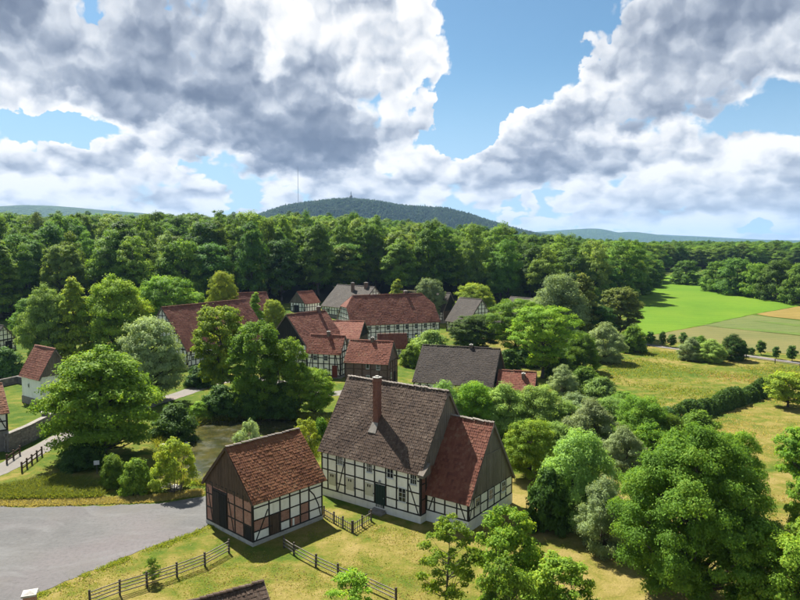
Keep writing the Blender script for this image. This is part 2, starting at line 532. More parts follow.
def ground_mats():
    # meadow grass, green and sun-dried in drifts
    m, g, p, _ = new_mat('meadow')
    w = world_co(g)
    at_ = g.n('ShaderNodeAttribute'); at_.attribute_name = 'dry'
    dry = at_.outputs['Fac']
    n = g.noise(w, .085, 6, .62); n2 = g.noise(w, .55, 6, .68); n3 = g.noise(w, 6.0, 4, .7)
    k = g.add(g.add(g.mul(g.sub(n, .5), 2.2), g.mul(g.sub(n2, .5), 1.9)), dry)
    col = g.ramp(k, [(0.0, (.050, .090, .011)), (.30, (.088, .118, .016)), (.50, (.134, .134, .024)), (.72, (.192, .160, .042)), (1.0, (.245, .190, .066))])
    col = g.mix(g.smooth(n3, .35, .75), col, g.mix(1.0, col, (.74, .78, .68), 'MULTIPLY'))
    brown = g.smooth(g.noise(w, .16, 4, .6), .58, .78)
    col = g.mix(g.mul(brown, g.mul(dry, .45)), col, (.21, .145, .052))
    g.put(p.inputs['Base Color'], col)
    p.inputs['Roughness'].default_value = .95; p.inputs['Specular IOR Level'].default_value = .05
    bump(g, p, g.add(n3, g.mul(n2, 2.0)), .9, .12)
    MATS['meadow'] = m
    def field(name, a, b, rows=None, rowdir=(1, 0), rough=.95, scale=.05):
        m, g, p, _ = new_mat(name)
        w = world_co(g)
        n = g.noise(w, scale, 5, .6); n3 = g.noise(w, 3.0, 4, .7); n4 = g.noise(w, .4, 4, .65)
        col = g.mix(g.smooth(n, .3, .7), a, b)
        if rows:
            x, y, z = g.sep(w)
            s = g.add(g.mul(x, rowdir[0]), g.mul(y, rowdir[1]))
            s = g.add(s, g.mul(n4, .8))
            wv = g.m('SINE', g.mul(s, 2 * math.pi / rows))
            col = g.mix(g.smooth(wv, .2, 1.0, 0, .22), col, tuple(q * .6 for q in a))
        col = g.mix(g.mul(g.smooth(n4, .45, .7), .4), col, tuple(q * .75 for q in a))
        big = g.noise(w, scale * .55, 3, .5)
        col = g.mix(g.smooth(big, .45, .68, 0, .55), col, tuple(q * t for q, t in zip(b, (1.22, 1.05, 1.1))))
        col = g.mix(g.smooth(n3, .4, .8, 0, .5), col, tuple(q * .6 for q in a))
        g.put(p.inputs['Base Color'], col)
        p.inputs['Roughness'].default_value = rough; p.inputs['Specular IOR Level'].default_value = .08
        bump(g, p, g.add(n3, n4), .6, .1)
        MATS[name] = m
    field('crop_green', (.072, .150, .009), (.098, .180, .012), 5.0, (.3, .95))
    field('crop_pale', (.092, .120, .034), (.115, .135, .042), 4.0, (-.25, .95))
    field('crop_dark', (.07, .11, .02), (.10, .14, .03))
    field('wheat', (.18, .135, .036), (.22, .160, .044), 5.0, (-.25, .95))
    field('stubble', (.110, .115, .038), (.135, .132, .046), 3.0, (-.25, .95))
    field('gravel', (.100, .099, .097), (.122, .120, .116), scale=.12)
    field('path_gravel', (.165, .152, .136), (.20, .185, .165), scale=.2)
    field('asphalt', (.115, .115, .118), (.145, .145, .148), scale=.2)
    field('forest_litter', (.035, .032, .016), (.05, .05, .02), scale=.1)
    field('mud', (.10, .085, .04), (.13, .105, .05), scale=.3)
    # gravel gets wheel tracks and loose stones
    m = MATS['gravel']; g = G(m.node_tree); p = next(n for n in m.node_tree.nodes if n.type == 'BSDF_PRINCIPLED')
    w = world_co(g)
    src = p.inputs['Base Color'].links[0].from_socket
    st = g.v('MULTIPLY', g.v('ADD', w, g.v('SCALE', g.noise(w, .06, 2, .5, out=1), scale=14.0)), (.10, .9, 1))
    tr = g.noise(st, 1.0, 4, .6)
    col = g.mix(g.smooth(tr, .48, .72, 0, .40), src, (.158, .157, .154))
    dn = g.noise(w, .10, 5, .65)
    col = g.mix(g.smooth(dn, .50, .72, 0, .55), col, (.140, .130, .115))
    pb = g.noise(w, 16, 3, .7)
    col = g.mix(g.smooth(pb, .58, .75, 0, .5), col, (.20, .195, .19))
    g.put(p.inputs['Base Color'], col)
    # water
    m, g, p, _ = new_mat('water')
    w = world_co(g)
    n = g.noise(w, .35, 5, .62)
    col = g.mix(g.smooth(n, .38, .66), (.026, .028, .010), (.066, .058, .018))
    g.put(p.inputs['Base Color'], col)
    g.put(p.inputs['Roughness'], g.smooth(g.noise(w, .5, 4, .6), .35, .7, .04, .30))
    p.inputs['Specular IOR Level'].default_value = .42
    bump(g, p, g.noise(w, 2.2, 4, .6), .12, .05)
    MATS['water'] = m
ground_mats()

def build_ground():
    xs = np.concatenate([-np.geomspace(9500, 260, 26), np.arange(-240, -80, 8), np.arange(-80, 111, 1.25), np.arange(116, 330, 8), np.geomspace(345, 9500, 26)])
    ys = np.concatenate([np.array([-400, -150, -40, 0, 15, 25]), np.arange(30, 135, 1.25), np.arange(136, 240, 3), np.arange(240, 600, 9), np.geomspace(620, 13500, 34)])
    XX, YY = np.meshgrid(xs, ys)
    ZZ = ground_z(XX, YY)
    V = np.stack([XX, YY, ZZ], -1).reshape(-1, 3)
    nx, ny = len(xs), len(ys)
    i = (np.arange(ny - 1)[:, None] * nx + np.arange(nx - 1)[None, :]).ravel()
    Fq = np.stack([i, i + 1, i + nx + 1, i + nx], -1)
    me = bpy.data.meshes.new('ground')
    me.vertices.add(len(V)); me.vertices.foreach_set('co', V.astype(np.float32).ravel())
    me.loops.add(Fq.size); me.loops.foreach_set('vertex_index', Fq.astype(np.int32).ravel())
    me.polygons.add(len(Fq)); me.polygons.foreach_set('loop_start', np.arange(0, Fq.size, 4, dtype=np.int32))
    me.update(calc_edges=True)
    me.polygons.foreach_set('use_smooth', [True] * len(Fq))
    me.materials.append(MATS['meadow'])
    # how sun-dried the grass is, by place
    x, y = V[:, 0], V[:, 1]
    dry = np.full(len(V), .30)
    dry = np.where((y < 64) & (x < 8), .62, dry)                   # lawn around the barn
    dry = np.where((y < 75) & (x >= 8), .76, dry)                  # under the garden trees
    dry = np.where((x > 20) & (y > 75), .58, dry)                  # orchard
    dry = np.where((x > 25) & (y > 108) & (y < 200), .42, dry)     # hay meadow
    dry = np.where((x < -42) & (y > 74), .22, dry)                 # lawns by the lane
    dry = np.where((x < -30) & (y < 74), .46, dry)
    dry = np.where((y > 200), .1, dry)
    a = me.attributes.new('dry', 'FLOAT', 'POINT'); a.data.foreach_set('value', dry.astype(np.float32))
    put_props(ob('ground', me), kind='structure')
build_ground()

def sheet(name, pts, mat, dz=.02, res=4.0, wobble=0.0, kind='structure', parent=None, flat_z=None):
    """a patch of ground cover draped on the terrain; pts in world x, y"""
    # rough the outline a little
    P = []
    r = random.Random(name)
    for i in range(len(pts)):
        a = Vector(pts[i]); b = Vector(pts[(i + 1) % len(pts)])
        n = max(1, int((b - a).length / max(res * .4, .8))) if wobble else 1
        nrm = Vector((-(b - a).y, (b - a).x)).normalized() if (b - a).length > 0 else Vector((0, 0))
        for k in range(n):
            q = a.lerp(b, k / n)
            P.append(q + nrm * (r.uniform(-1, 1) * wobble if wobble else 0))
    bm = bmesh.new()
    vs = [bm.verts.new((p.x, p.y, 0)) for p in P]
    bm.faces.new(vs)
    bmesh.ops.triangulate(bm, faces=bm.faces[:])
    x0, x1 = min(p.x for p in P), max(p.x for p in P); y0, y1 = min(p.y for p in P), max(p.y for p in P)
    for k in range(1, int((x1 - x0) / res) + 1):
        bmesh.ops.bisect_plane(bm, geom=bm.verts[:] + bm.edges[:] + bm.faces[:], plane_co=(x0 + k * res, 0, 0), plane_no=(1, 0, 0))
    for k in range(1, int((y1 - y0) / res) + 1):
        bmesh.ops.bisect_plane(bm, geom=bm.verts[:] + bm.edges[:] + bm.faces[:], plane_co=(0, y0 + k * res, 0), plane_no=(0, 1, 0))
    for v in bm.verts:
        v.co.z = (float(ground_z(v.co.x, v.co.y)) if flat_z is None else flat_z) + dz
    bmesh.ops.recalc_face_normals(bm, faces=bm.faces[:])
    if bm.faces and sum(f.normal.z for f in bm.faces) < 0: bmesh.ops.reverse_faces(bm, faces=bm.faces[:])
    me = bpy.data.meshes.new(name); bm.to_mesh(me); bm.free()
    me.materials.append(MATS[mat])
    me.polygons.foreach_set('use_smooth', [True] * len(me.polygons))
    return put_props(ob(name, me, parent), kind=kind)
def px_poly(L): return [at(*p) for p in L]
def ribbon(pts, w):
    """polygon of a lane with centre line pts"""
    L, Rr = [], []
    for i, p in enumerate(pts):
        a = Vector(pts[max(i - 1, 0)]); b = Vector(pts[min(i + 1, len(pts) - 1)])
        n = Vector((-(b - a).y, (b - a).x)).normalized() * (w[i] if hasattr(w, '__len__') else w) * .5
        L.append((p[0] + n.x, p[1] + n.y)); Rr.append((p[0] - n.x, p[1] - n.y))
    return L + Rr[::-1]
# yard, lanes, pond
sheet('gravel_yard', px_poly([(-70, 508), (0, 507), (51, 507), (110, 506), (150, 504), (178, 501), (207, 496), (214, 510), (207, 526), (190, 533), (168, 541), (132, 555), (99, 568), (66, 582), (39, 594), (20, 606), (-60, 640)]), 'gravel', .02, 1.6, .28)
LANE = [at(-40, 487), at(0, 470), at(33, 453), at(62, 437), at(100, 421), at(140, 408), at(172, 397), at(196, 389), at(218, 382), at(250, 379), at(290, 384), at(325, 394), at(352, 392), at(400, 388)]
sheet('gravel_lane', ribbon(LANE, [3.2, 3.2, 3.2, 3.0, 3, 3, 3.4, 3.6, 4, 4, 4, 4.4, 5, 5]), 'path_gravel', .025, 2.0, .12)
sheet('pond', [(Vector(POND[i]) + (Vector(POND[i]) - Vector((-22, 88))).normalized() * 1.0)[:] for i in range(len(POND))], 'water', 0, 3.0, 0, flat_z=-.42)
# fields on the right
sheet('crop_field', px_poly([(642, 337), (636, 320), (633, 300), (640, 291), (662, 277), (690, 272), (720, 284), (800, 304), (860, 316), (800, 306), (755, 314), (704, 325)]), 'crop_green', .06, 9.0, .3)
sheet('wheat_field', px_poly([(756, 314.2), (800, 306.4), (880, 318), (880, 332), (800, 320), (768, 316.5)]), 'wheat', .10, 8.0, .3)
sheet('pale_crop_strip', px_poly([(704, 325.4), (752, 315.2), (768, 317), (800, 321), (880, 333), (880, 346), (800, 335.5)]), 'crop_pale', .07, 8.0, .3)
sheet('tractor_track', px_poly([(714, 327.0), (760, 329.4), (800, 333.2), (880, 343), (880, 345.8), (800, 335.6), (760, 331.8)]), 'crop_dark', .11, 8.0, .2)
sheet('tractor_track', px_poly([(752, 321.2), (780, 322.8), (800, 324.8), (850, 330.6), (850, 332.6), (800, 327.0), (780, 324.8)]), 'crop_dark', .11, 8.0, .15)
sheet('stubble_field', px_poly([(642, 337.6), (704, 325.6), (800, 336), (880, 347), (880, 368), (800, 355), (746, 349.5), (700, 344.5), (665, 341)]), 'stubble', .06, 8.0, .3)
sheet('field_road', ribbon([at(u, v) for u, v in ((560, 340), (600, 341.5), (641, 344), (674, 348.5), (710, 352.5), (746, 356), (775, 360), (800, 363.5), (860, 372))], 2.8), 'path_gravel', .08, 4.0, .1)
FOREST_EDGE = [(-330, 190), (-150, 196), (-110, 205), (-70, 216), (-20, 238), (30, 242), (60, 238), (80, 256), (98, 292), (122, 350), (150, 440), (230, 476), (330, 480), (420, 560), (420, 640), (-330, 640)]
sheet('forest_floor', FOREST_EDGE, 'forest_litter', .22, 14.0, 0)

# ------------------------------------------------------------------ buildings
def tile_field(ulen, vlen, span, w, e, seed, jit=1.0):
    """overlapping tiles on a slope: returns verts (u, v, n) and faces. span(v) -> (u0, u1)"""
    r = np.random.default_rng(seed)
    V = []; Fc = []
    rows = int(math.ceil(vlen / e))
    base = 0
    for k in range(rows):
        v0 = k * e; v1 = min(v0 + e * 1.16, vlen)
        ua, ub = span(min(v0 + e * .5, vlen))
        n = int((ub - ua) / w)
        if n < 1: continue
        wi = (ub - ua) / n
        u0 = ua + np.arange(n) * wi
        dz = r.normal(0, .006, n) * jit; dv = r.normal(0, .012, n) * jit; tilt = r.normal(0, .005, n) * jit
        prof = [(0.0, .018), (.26, .024), (.55, .006), (1.0, .008)]
        vv = np.zeros((n, 12, 3))
        for j, (fu, hz) in enumerate(prof):
            vv[:, j, 0] = u0 + fu * wi; vv[:, j, 1] = v0 + dv - .012; vv[:, j, 2] = hz + dz + .020 + tilt * fu * 3
            vv[:, 4 + j, 0] = u0 + fu * wi; vv[:, 4 + j, 1] = v1 + dv; vv[:, 4 + j, 2] = hz * .75 + dz * .4
            vv[:, 8 + j, 0] = u0 + fu * wi; vv[:, 8 + j, 1] = v0 + dv - .012; vv[:, 8 + j, 2] = hz + dz - .004
        V.append(vv.reshape(-1, 3))
        b = base + np.arange(n)[:, None] * 12
        for j in range(3):
            Fc.append(np.concatenate([b + j, b + j + 1, b + 5 + j, b + 4 + j], 1))
            Fc.append(np.concatenate([b + 8 + j, b + 9 + j, b + 1 + j, b + j], 1))
        base += n * 12
    return np.concatenate(V), np.concatenate(Fc)
def fast_mesh(name, V, Fq, mat, smooth=False):
    me = bpy.data.meshes.new(name)
    me.vertices.add(len(V)); me.vertices.foreach_set('co', np.ascontiguousarray(V, dtype=np.float32).ravel())
    me.loops.add(Fq.size); me.loops.foreach_set('vertex_index', np.ascontiguousarray(Fq, dtype=np.int32).ravel())
    me.polygons.add(len(Fq)); me.polygons.foreach_set('loop_start', np.arange(0, Fq.size, Fq.shape[1], dtype=np.int32))
    me.update(calc_edges=True)
    me.polygons.foreach_set('use_smooth', [bool(smooth)] * len(Fq))
    me.materials.append(MATS[mat])
    return me
def slope_tiles(roof, O, U, Vd, N, ulen, vlen, span, mat, w, e, seed, name='roof_tiles'):
    tv, tf = tile_field(ulen, vlen, span, w, e, seed)
    O, U, Vd, N = (np.array(q, float) for q in (O, U, Vd, N))
    # old roofs sag between the gables and ripple
    uu = (tv[:, :1] - tv[:, 0].min()) / max(np.ptp(tv[:, 0]), .1)
    lift = .09 * (1 - np.sin(np.pi * uu)) * np.sin(np.pi * np.clip(tv[:, 1:2] / vlen, 0, 1)) ** .5 + .022 * (1 + np.sin(tv[:, :1] * 1.3 + seed) * np.cos(tv[:, 1:2] * 1.1 + seed * 2))
    P = O + tv[:, :1] * U + tv[:, 1:2] * Vd + (tv[:, 2:3] + lift) * N
    o = ob(name, fast_mesh(name, P, tf, mat), roof)
    o['kind'] = 'stuff'
    return o
def make_roof(h, L, W, he, hr, mat, s0=0.0, t0=0.0, oe=.32, og=.22, w=.25, e=.32, hip0=0.0, hip1=0.0, drop=2.2, ridge='ridge_mortar', barge='board_grey', seed=1, g0=None, g1=None):
    """saddle roof over s0..s0+L, t0..t0+W; hip0/hip1 cut the ends back as half hips; g0/g1 the gable overhangs"""
    g0 = og if g0 is None else g0; g1 = og if g1 is None else g1
    sl = (hr - he) / (W / 2); run = W / 2 + oe
    vlen = math.hypot(run, run * sl); cs, sn = run / vlen, run * sl / vlen
    ez = he - oe * sl
    sa, sb = s0 - g0, s0 + L + g1
    tm = t0 + W / 2
    def cut(hip):  # along-slope length where the hip starts
        return vlen * (1 - drop / (hr - ez)) if hip else vlen + 1
    c0, c1 = cut(hip0), cut(hip1)
    def span(v):
        a = sa + (hip0 * max(0, v - c0) / max(vlen - c0, 1e-6) if hip0 else 0)
        b = sb - (hip1 * max(0, v - c1) / max(vlen - c1, 1e-6) if hip1 else 0)
        return a, b
    # slab under the tiles
    mb = MB(); th = .14
    def P(s, v, side, n):
        y = (-oe + v * cs) if side == 0 else (W + oe - v * cs)
        return (s + 0, t0 + y + (-sn * n if side == 0 else sn * n), ez + v * sn + cs * n)
    for side in (0, 1):
        prof = [(sa, 0), (sb, 0)]
        if hip1: prof += [(sb, c1), (sb - hip1, vlen)]
        else: prof += [(sb, vlen)]
        if hip0: prof += [(sa + hip0, vlen), (sa, c0)]
        else: prof += [(sa, vlen)]
        top = [P(s, v, side, 0) for s, v in prof]; bot = [P(s, v, side, -th) for s, v in prof]
        n = len(prof)
        faces = [tuple(range(n)), tuple(range(2 * n - 1, n - 1, -1))] + [(i, i + n, (i + 1) % n + n, (i + 1) % n) for i in range(n)]
        if side == 1: faces = [tuple(reversed(f)) for f in faces]
        mb.poly(top + bot, faces)
    for hip, sgn, se in ((hip0, 1, sa), (hip1, -1, sb)):
        if hip:
            ch = c0
            z = ez + ch * sn; yy = -oe + ch * cs
            A = (se, t0 + yy, z); B = (se, t0 + W - yy, z); C = (se + sgn * hip, tm, hr)
            mb.poly([A, B, C, (A[0], A[1], z - .12), (B[0], B[1], z - .12), (C[0], C[1], hr - .12)], [(0, 1, 2), (3, 5, 4), (0, 3, 4, 1)])
    roof = mb.ob('roof', barge, h)
    slope_tiles(roof, (0, t0 - oe, ez), (1, 0, 0), (0, cs, sn), (0, -sn, cs), L, vlen, span, mat, w, e, seed)
    slope_tiles(roof, (0, t0 + W + oe, ez), (1, 0, 0), (0, -cs, sn), (0, sn, cs), L, vlen, span, mat, w, e, seed + 1)
    for hip, sgn, se in ((hip0, 1, sa), (hip1, -1, sb)):
        if hip:
            ch = c0; z = ez + ch * sn; yy = -oe + ch * cs; half = W / 2 - yy
            hl = math.hypot(hip, hr - z); hc, hs = hip / hl, (hr - z) / hl
            sp = lambda v: (-half * (1 - v / hl), half * (1 - v / hl))
            slope_tiles(roof, (se, tm, z), (0, -sgn, 0), (sgn * hc, 0, hs), (-sgn * hs, 0, hc), 2 * half, hl, sp, mat, w, e, seed + 5)
    # ridge capping
    rr = np.random.default_rng(seed + 9)
    V = []; Fq = []; x = sa + hip0; k = 0
    rl = .42
    while x < sb - hip1 - .05:
        x1 = min(x + rl * 1.05, sb - hip1 + .02); z = rr.normal(0, .018)
        for xx, dzz in ((x, .055), (x1, 0)):
            for a in (-1.25, -.6, 0, .6, 1.25):
                V.append((xx, tm + .17 * math.sin(a), hr + .02 + z + dzz + .13 * math.cos(a)))
        b = k * 10
        Fq += [(b + j, b + 5 + j, b + 6 + j, b + 1 + j) for j in range(4)]
        k += 1; x += rl
    rd = ob('ridge_tiles', fast_mesh('ridge_tiles', np.array(V), np.array(Fq), ridge), roof); rd['kind'] = 'stuff'
    # barge boards
    for se, hip, c, g_ in ((sa, hip0, c0, -1), (sb, hip1, c1, 1)):
        top = min(c, vlen)
        for side in (0, 1):
            m2 = MB()
            a0 = Vector(P(se + g_ * .02, 0, side, -.06)); a1 = Vector(P(se + g_ * .02, top, side, -.06))
            m2.beam(a0, a1, .05, .22)
            m2.ob('bargeboard', barge, roof)
    return roof, (ez, sl, cs, sn, vlen, tm)
def make_wall(h, p, ang, length, z0, z1, core='plaster', name='wall', thick=.24):
    o = ob(name, mesh_from(name, box_v(.03, length - .03, .05, thick, z0, z1), BOXF, core), h, (p[0], p[1], 0), (0, 0, ang))
    return o
JR = random.Random(3)
def timber_frame(wall, posts, rails, cells, braces=(), pw=.15, rw=.125, mat='timber', skip=(), joined=False, pmat=None):
    """posts: x positions, rails: z positions incl. sill and plate; cells[j][i] infill of bay i, row j from below"""
    def j(a): return JR.uniform(-a, a)
    x0, x1, zb, zt = posts[0], posts[-1], rails[0], rails[-1]
    mb = MB() if joined else None
    def tb(xa, xb, za, zb_, rot=0.0, y=-.035):
        if joined:
            if rot:
                cx, cz = (xa + xb) / 2, (za + zb_) / 2; hl = (xb - xa) / 2
                d = Vector((math.cos(rot), 0, -math.sin(rot))) * hl
                c = Vector((cx, .03, cz)); mb.beam(c - d, c + d, .12, zb_ - za)
            else: mb.box(xa, xb, y, .07, za, zb_)
        else:
            block('timber', mat, wall, xa, xb, y, .07, za, zb_, (0, rot + j(.006), 0))
    for i, x in enumerate(posts):
        xa = max(x - pw / 2, x0 - .01); xb = min(x + pw / 2, x1 + .01)
        if i == 0: xa, xb = x0 - .01, x0 + pw
        if i == len(posts) - 1: xa, xb = x1 - pw, x1 + .01
        for (a, b) in [q[1:] for q in skip if q[0] == i] or [(zb, zt)]:
            tb(xa, xb, a, b, 0, -.040 + j(.004))
    for k, z in enumerate(rails):
        for i in range(len(posts) - 1):
            if ('r', k, i) in skip: continue
            za, zb_ = z - rw / 2, z + rw / 2
            if k == 0: za, zb_ = z, z + rw * 1.1
            if k == len(rails) - 1: za, zb_ = z - rw, z
            tb(posts[i] + (pw * .4 if i else 0), posts[i + 1] - pw * .4, za, zb_, 0, -.030 + j(.004))
    for (xa, za, xb, zb_) in braces:
        L = math.hypot(xb - xa, zb_ - za); rot = -math.atan2(zb_ - za, xb - xa)
        cx, cz = (xa + xb) / 2, (za + zb_) / 2
        tb(cx - L / 2, cx + L / 2, cz - .06, cz + .06, rot, -.024)
    for r, row in enumerate(cells):
        for i, c in enumerate(row):
            if c == ' ' or i >= len(posts) - 1: continue
            m = {'p': 'plaster', 'o': 'plaster_old', 'b': 'brick', 'd': 'brick_dark', 'r': 'brick_red', 'w': 'board_brown', 'k': 'board_dark', 'g': 'board_grey'}[c]
            if joined: continue
            block('panel', m, wall, posts[i] + pw * .3, posts[i + 1] - pw * .3, .002 + j(.004), .06, rails[r] + rw * .3, rails[r + 1] - rw * .3)
    if joined:
        o = mb.ob('timber_frame', mat, wall); o['kind'] = 'stuff'
def window(h, p, ang, x0, x1, z0, z1, cols=2, rows=2, frame='white_paint', y=-.075, plain=False, pane='glass'):
    """casement on the wall that starts at p and runs along ang"""
    mb = MB(); fw = min(.055, (x1 - x0) * .08)
    mb.box(x0, x1, y, y + .09, z0, z0 + fw); mb.box(x0, x1, y, y + .09, z1 - fw, z1)
    mb.box(x0, x0 + fw, y, y + .09, z0 + fw, z1 - fw); mb.box(x1 - fw, x1, y, y + .09, z0 + fw, z1 - fw)
    iw, ih = (x1 - x0 - 2 * fw), (z1 - z0 - 2 * fw)
    for c in range(1, cols): mb.box(x0 + fw + iw * c / cols - .018, x0 + fw + iw * c / cols + .018, y + .012, y + .08, z0 + fw, z1 - fw)
    for r in range(1, rows): mb.box(x0 + fw, x1 - fw, y + .016, y + .078, z0 + fw + ih * r / rows - .015, z0 + fw + ih * r / rows + .015)
    w = ob('window', mb.mesh('window', frame), h, (p[0], p[1], 0), (0, 0, ang))
    if plain:
        block('pane', pane, w, x0 + fw * .8, x1 - fw * .8, y + .035, y + .05, z0 + fw * .8, z1 - fw * .8)
    else:
        for c in range(cols):
            for r in range(rows):
                block('pane', pane, w, x0 + fw + iw * c / cols + .02, x0 + fw + iw * (c + 1) / cols - .02, y + .035, y + .05, z0 + fw + ih * r / rows + .015, z0 + fw + ih * (r + 1) / rows - .015)
    block('sill', frame, w, x0 - .05, x1 + .05, y - .05, y + .03, z0 - .06, z0 - .005)
    return w
def gable(h, p, ang, W, he, hr, mat, plank=.24, core='board_dark', beams=(), name='gable', tmat='timber', planks=True, zlow=None):
    """triangle above a wall that starts at p, runs along ang for W; planked"""
    zl = he if zlow is None else zlow
    sl = (hr - he) / (W / 2)
    def zt(x): return he + sl * min(x, W - x) - .16
    me = mesh_from(name, [(0.05, .05, zl), (W - .05, .05, zl), (W / 2, .05, hr - .18), (0.05, .22, zl), (W - .05, .22, zl), (W / 2, .22, hr - .18)],
                   [(0, 1, 2), (3, 5, 4), (0, 3, 4, 1), (1, 4, 5, 2), (2, 5, 3, 0)], core)
    g_ = ob(name, me, h, (p[0], p[1], 0), (0, 0, ang))
    if planks:
        r = random.Random(int(W * 1000) + int(he * 77))
        x = .02
        while x < W - .05:
            w = min(plank * r.uniform(.8, 1.2), W - .02 - x)
            xa, xb = x, x + w - .018
            y0 = -.03 + r.uniform(-.012, .010)
            zb = zl - r.uniform(.0, .07)
            za_, zb_ = zt(xa), zt(xb); zm = None
            pts = [(xa, zb), (xb, zb), (xb, zb_)]
            if xa < W / 2 < xb: pts.append((W / 2, zt(W / 2)))
            pts.append((xa, za_))
            if min(za_, zb_) > zb + .02:
                n = len(pts)
                V = [(a, y0, b) for a, b in pts] + [(a, .045, b) for a, b in pts]
                Fc = [tuple(range(n))] + [(i, i + n, (i + 1) % n + n, (i + 1) % n) for i in range(n)]
                ob('plank', mesh_from('plank', V, Fc, mat), g_)
            x += w
    for (xa, za, xb, zb) in beams:
        m = MB(); m.beam((xa, -.05, za), (xb, -.05, zb), .10, .17)
        m.ob('timber', tmat, g_)
    return g_
def chimney(roof, s, t, zb, zt, w, d, mat='brick', cap='stone_light'):
    m = MB(); m.box(s - w / 2, s + w / 2, t - d / 2, t + d / 2, zb, zt)
    m.box(s - w / 2 - .05, s + w / 2 + .05, t - d / 2 - .05, t + d / 2 + .05, zt - .42, zt - .20)
    c = m.ob('chimney', mat, roof)
    m = MB(); m.box(s - w / 2 - .06, s + w / 2 + .06, t - d / 2 - .06, t + d / 2 + .06, zt + .004, zt + .09)
    m.box(s - w / 4, s + w / 4, t - d / 4, t + d / 4, zt + .09, zt + .22)
    m.ob('chimney_cap', cap, roof)
    # lead apron at the foot
    return c
def plinth(h, s0, s1, t0, t1, z, mat='limewash', out=.05, name='plinth'):
    m = MB(); m.box(s0 - out, s1 + out, t0 - out, t1 + out, -.6, z)
    return m.ob(name, mat, h)
HPI = math.pi / 2

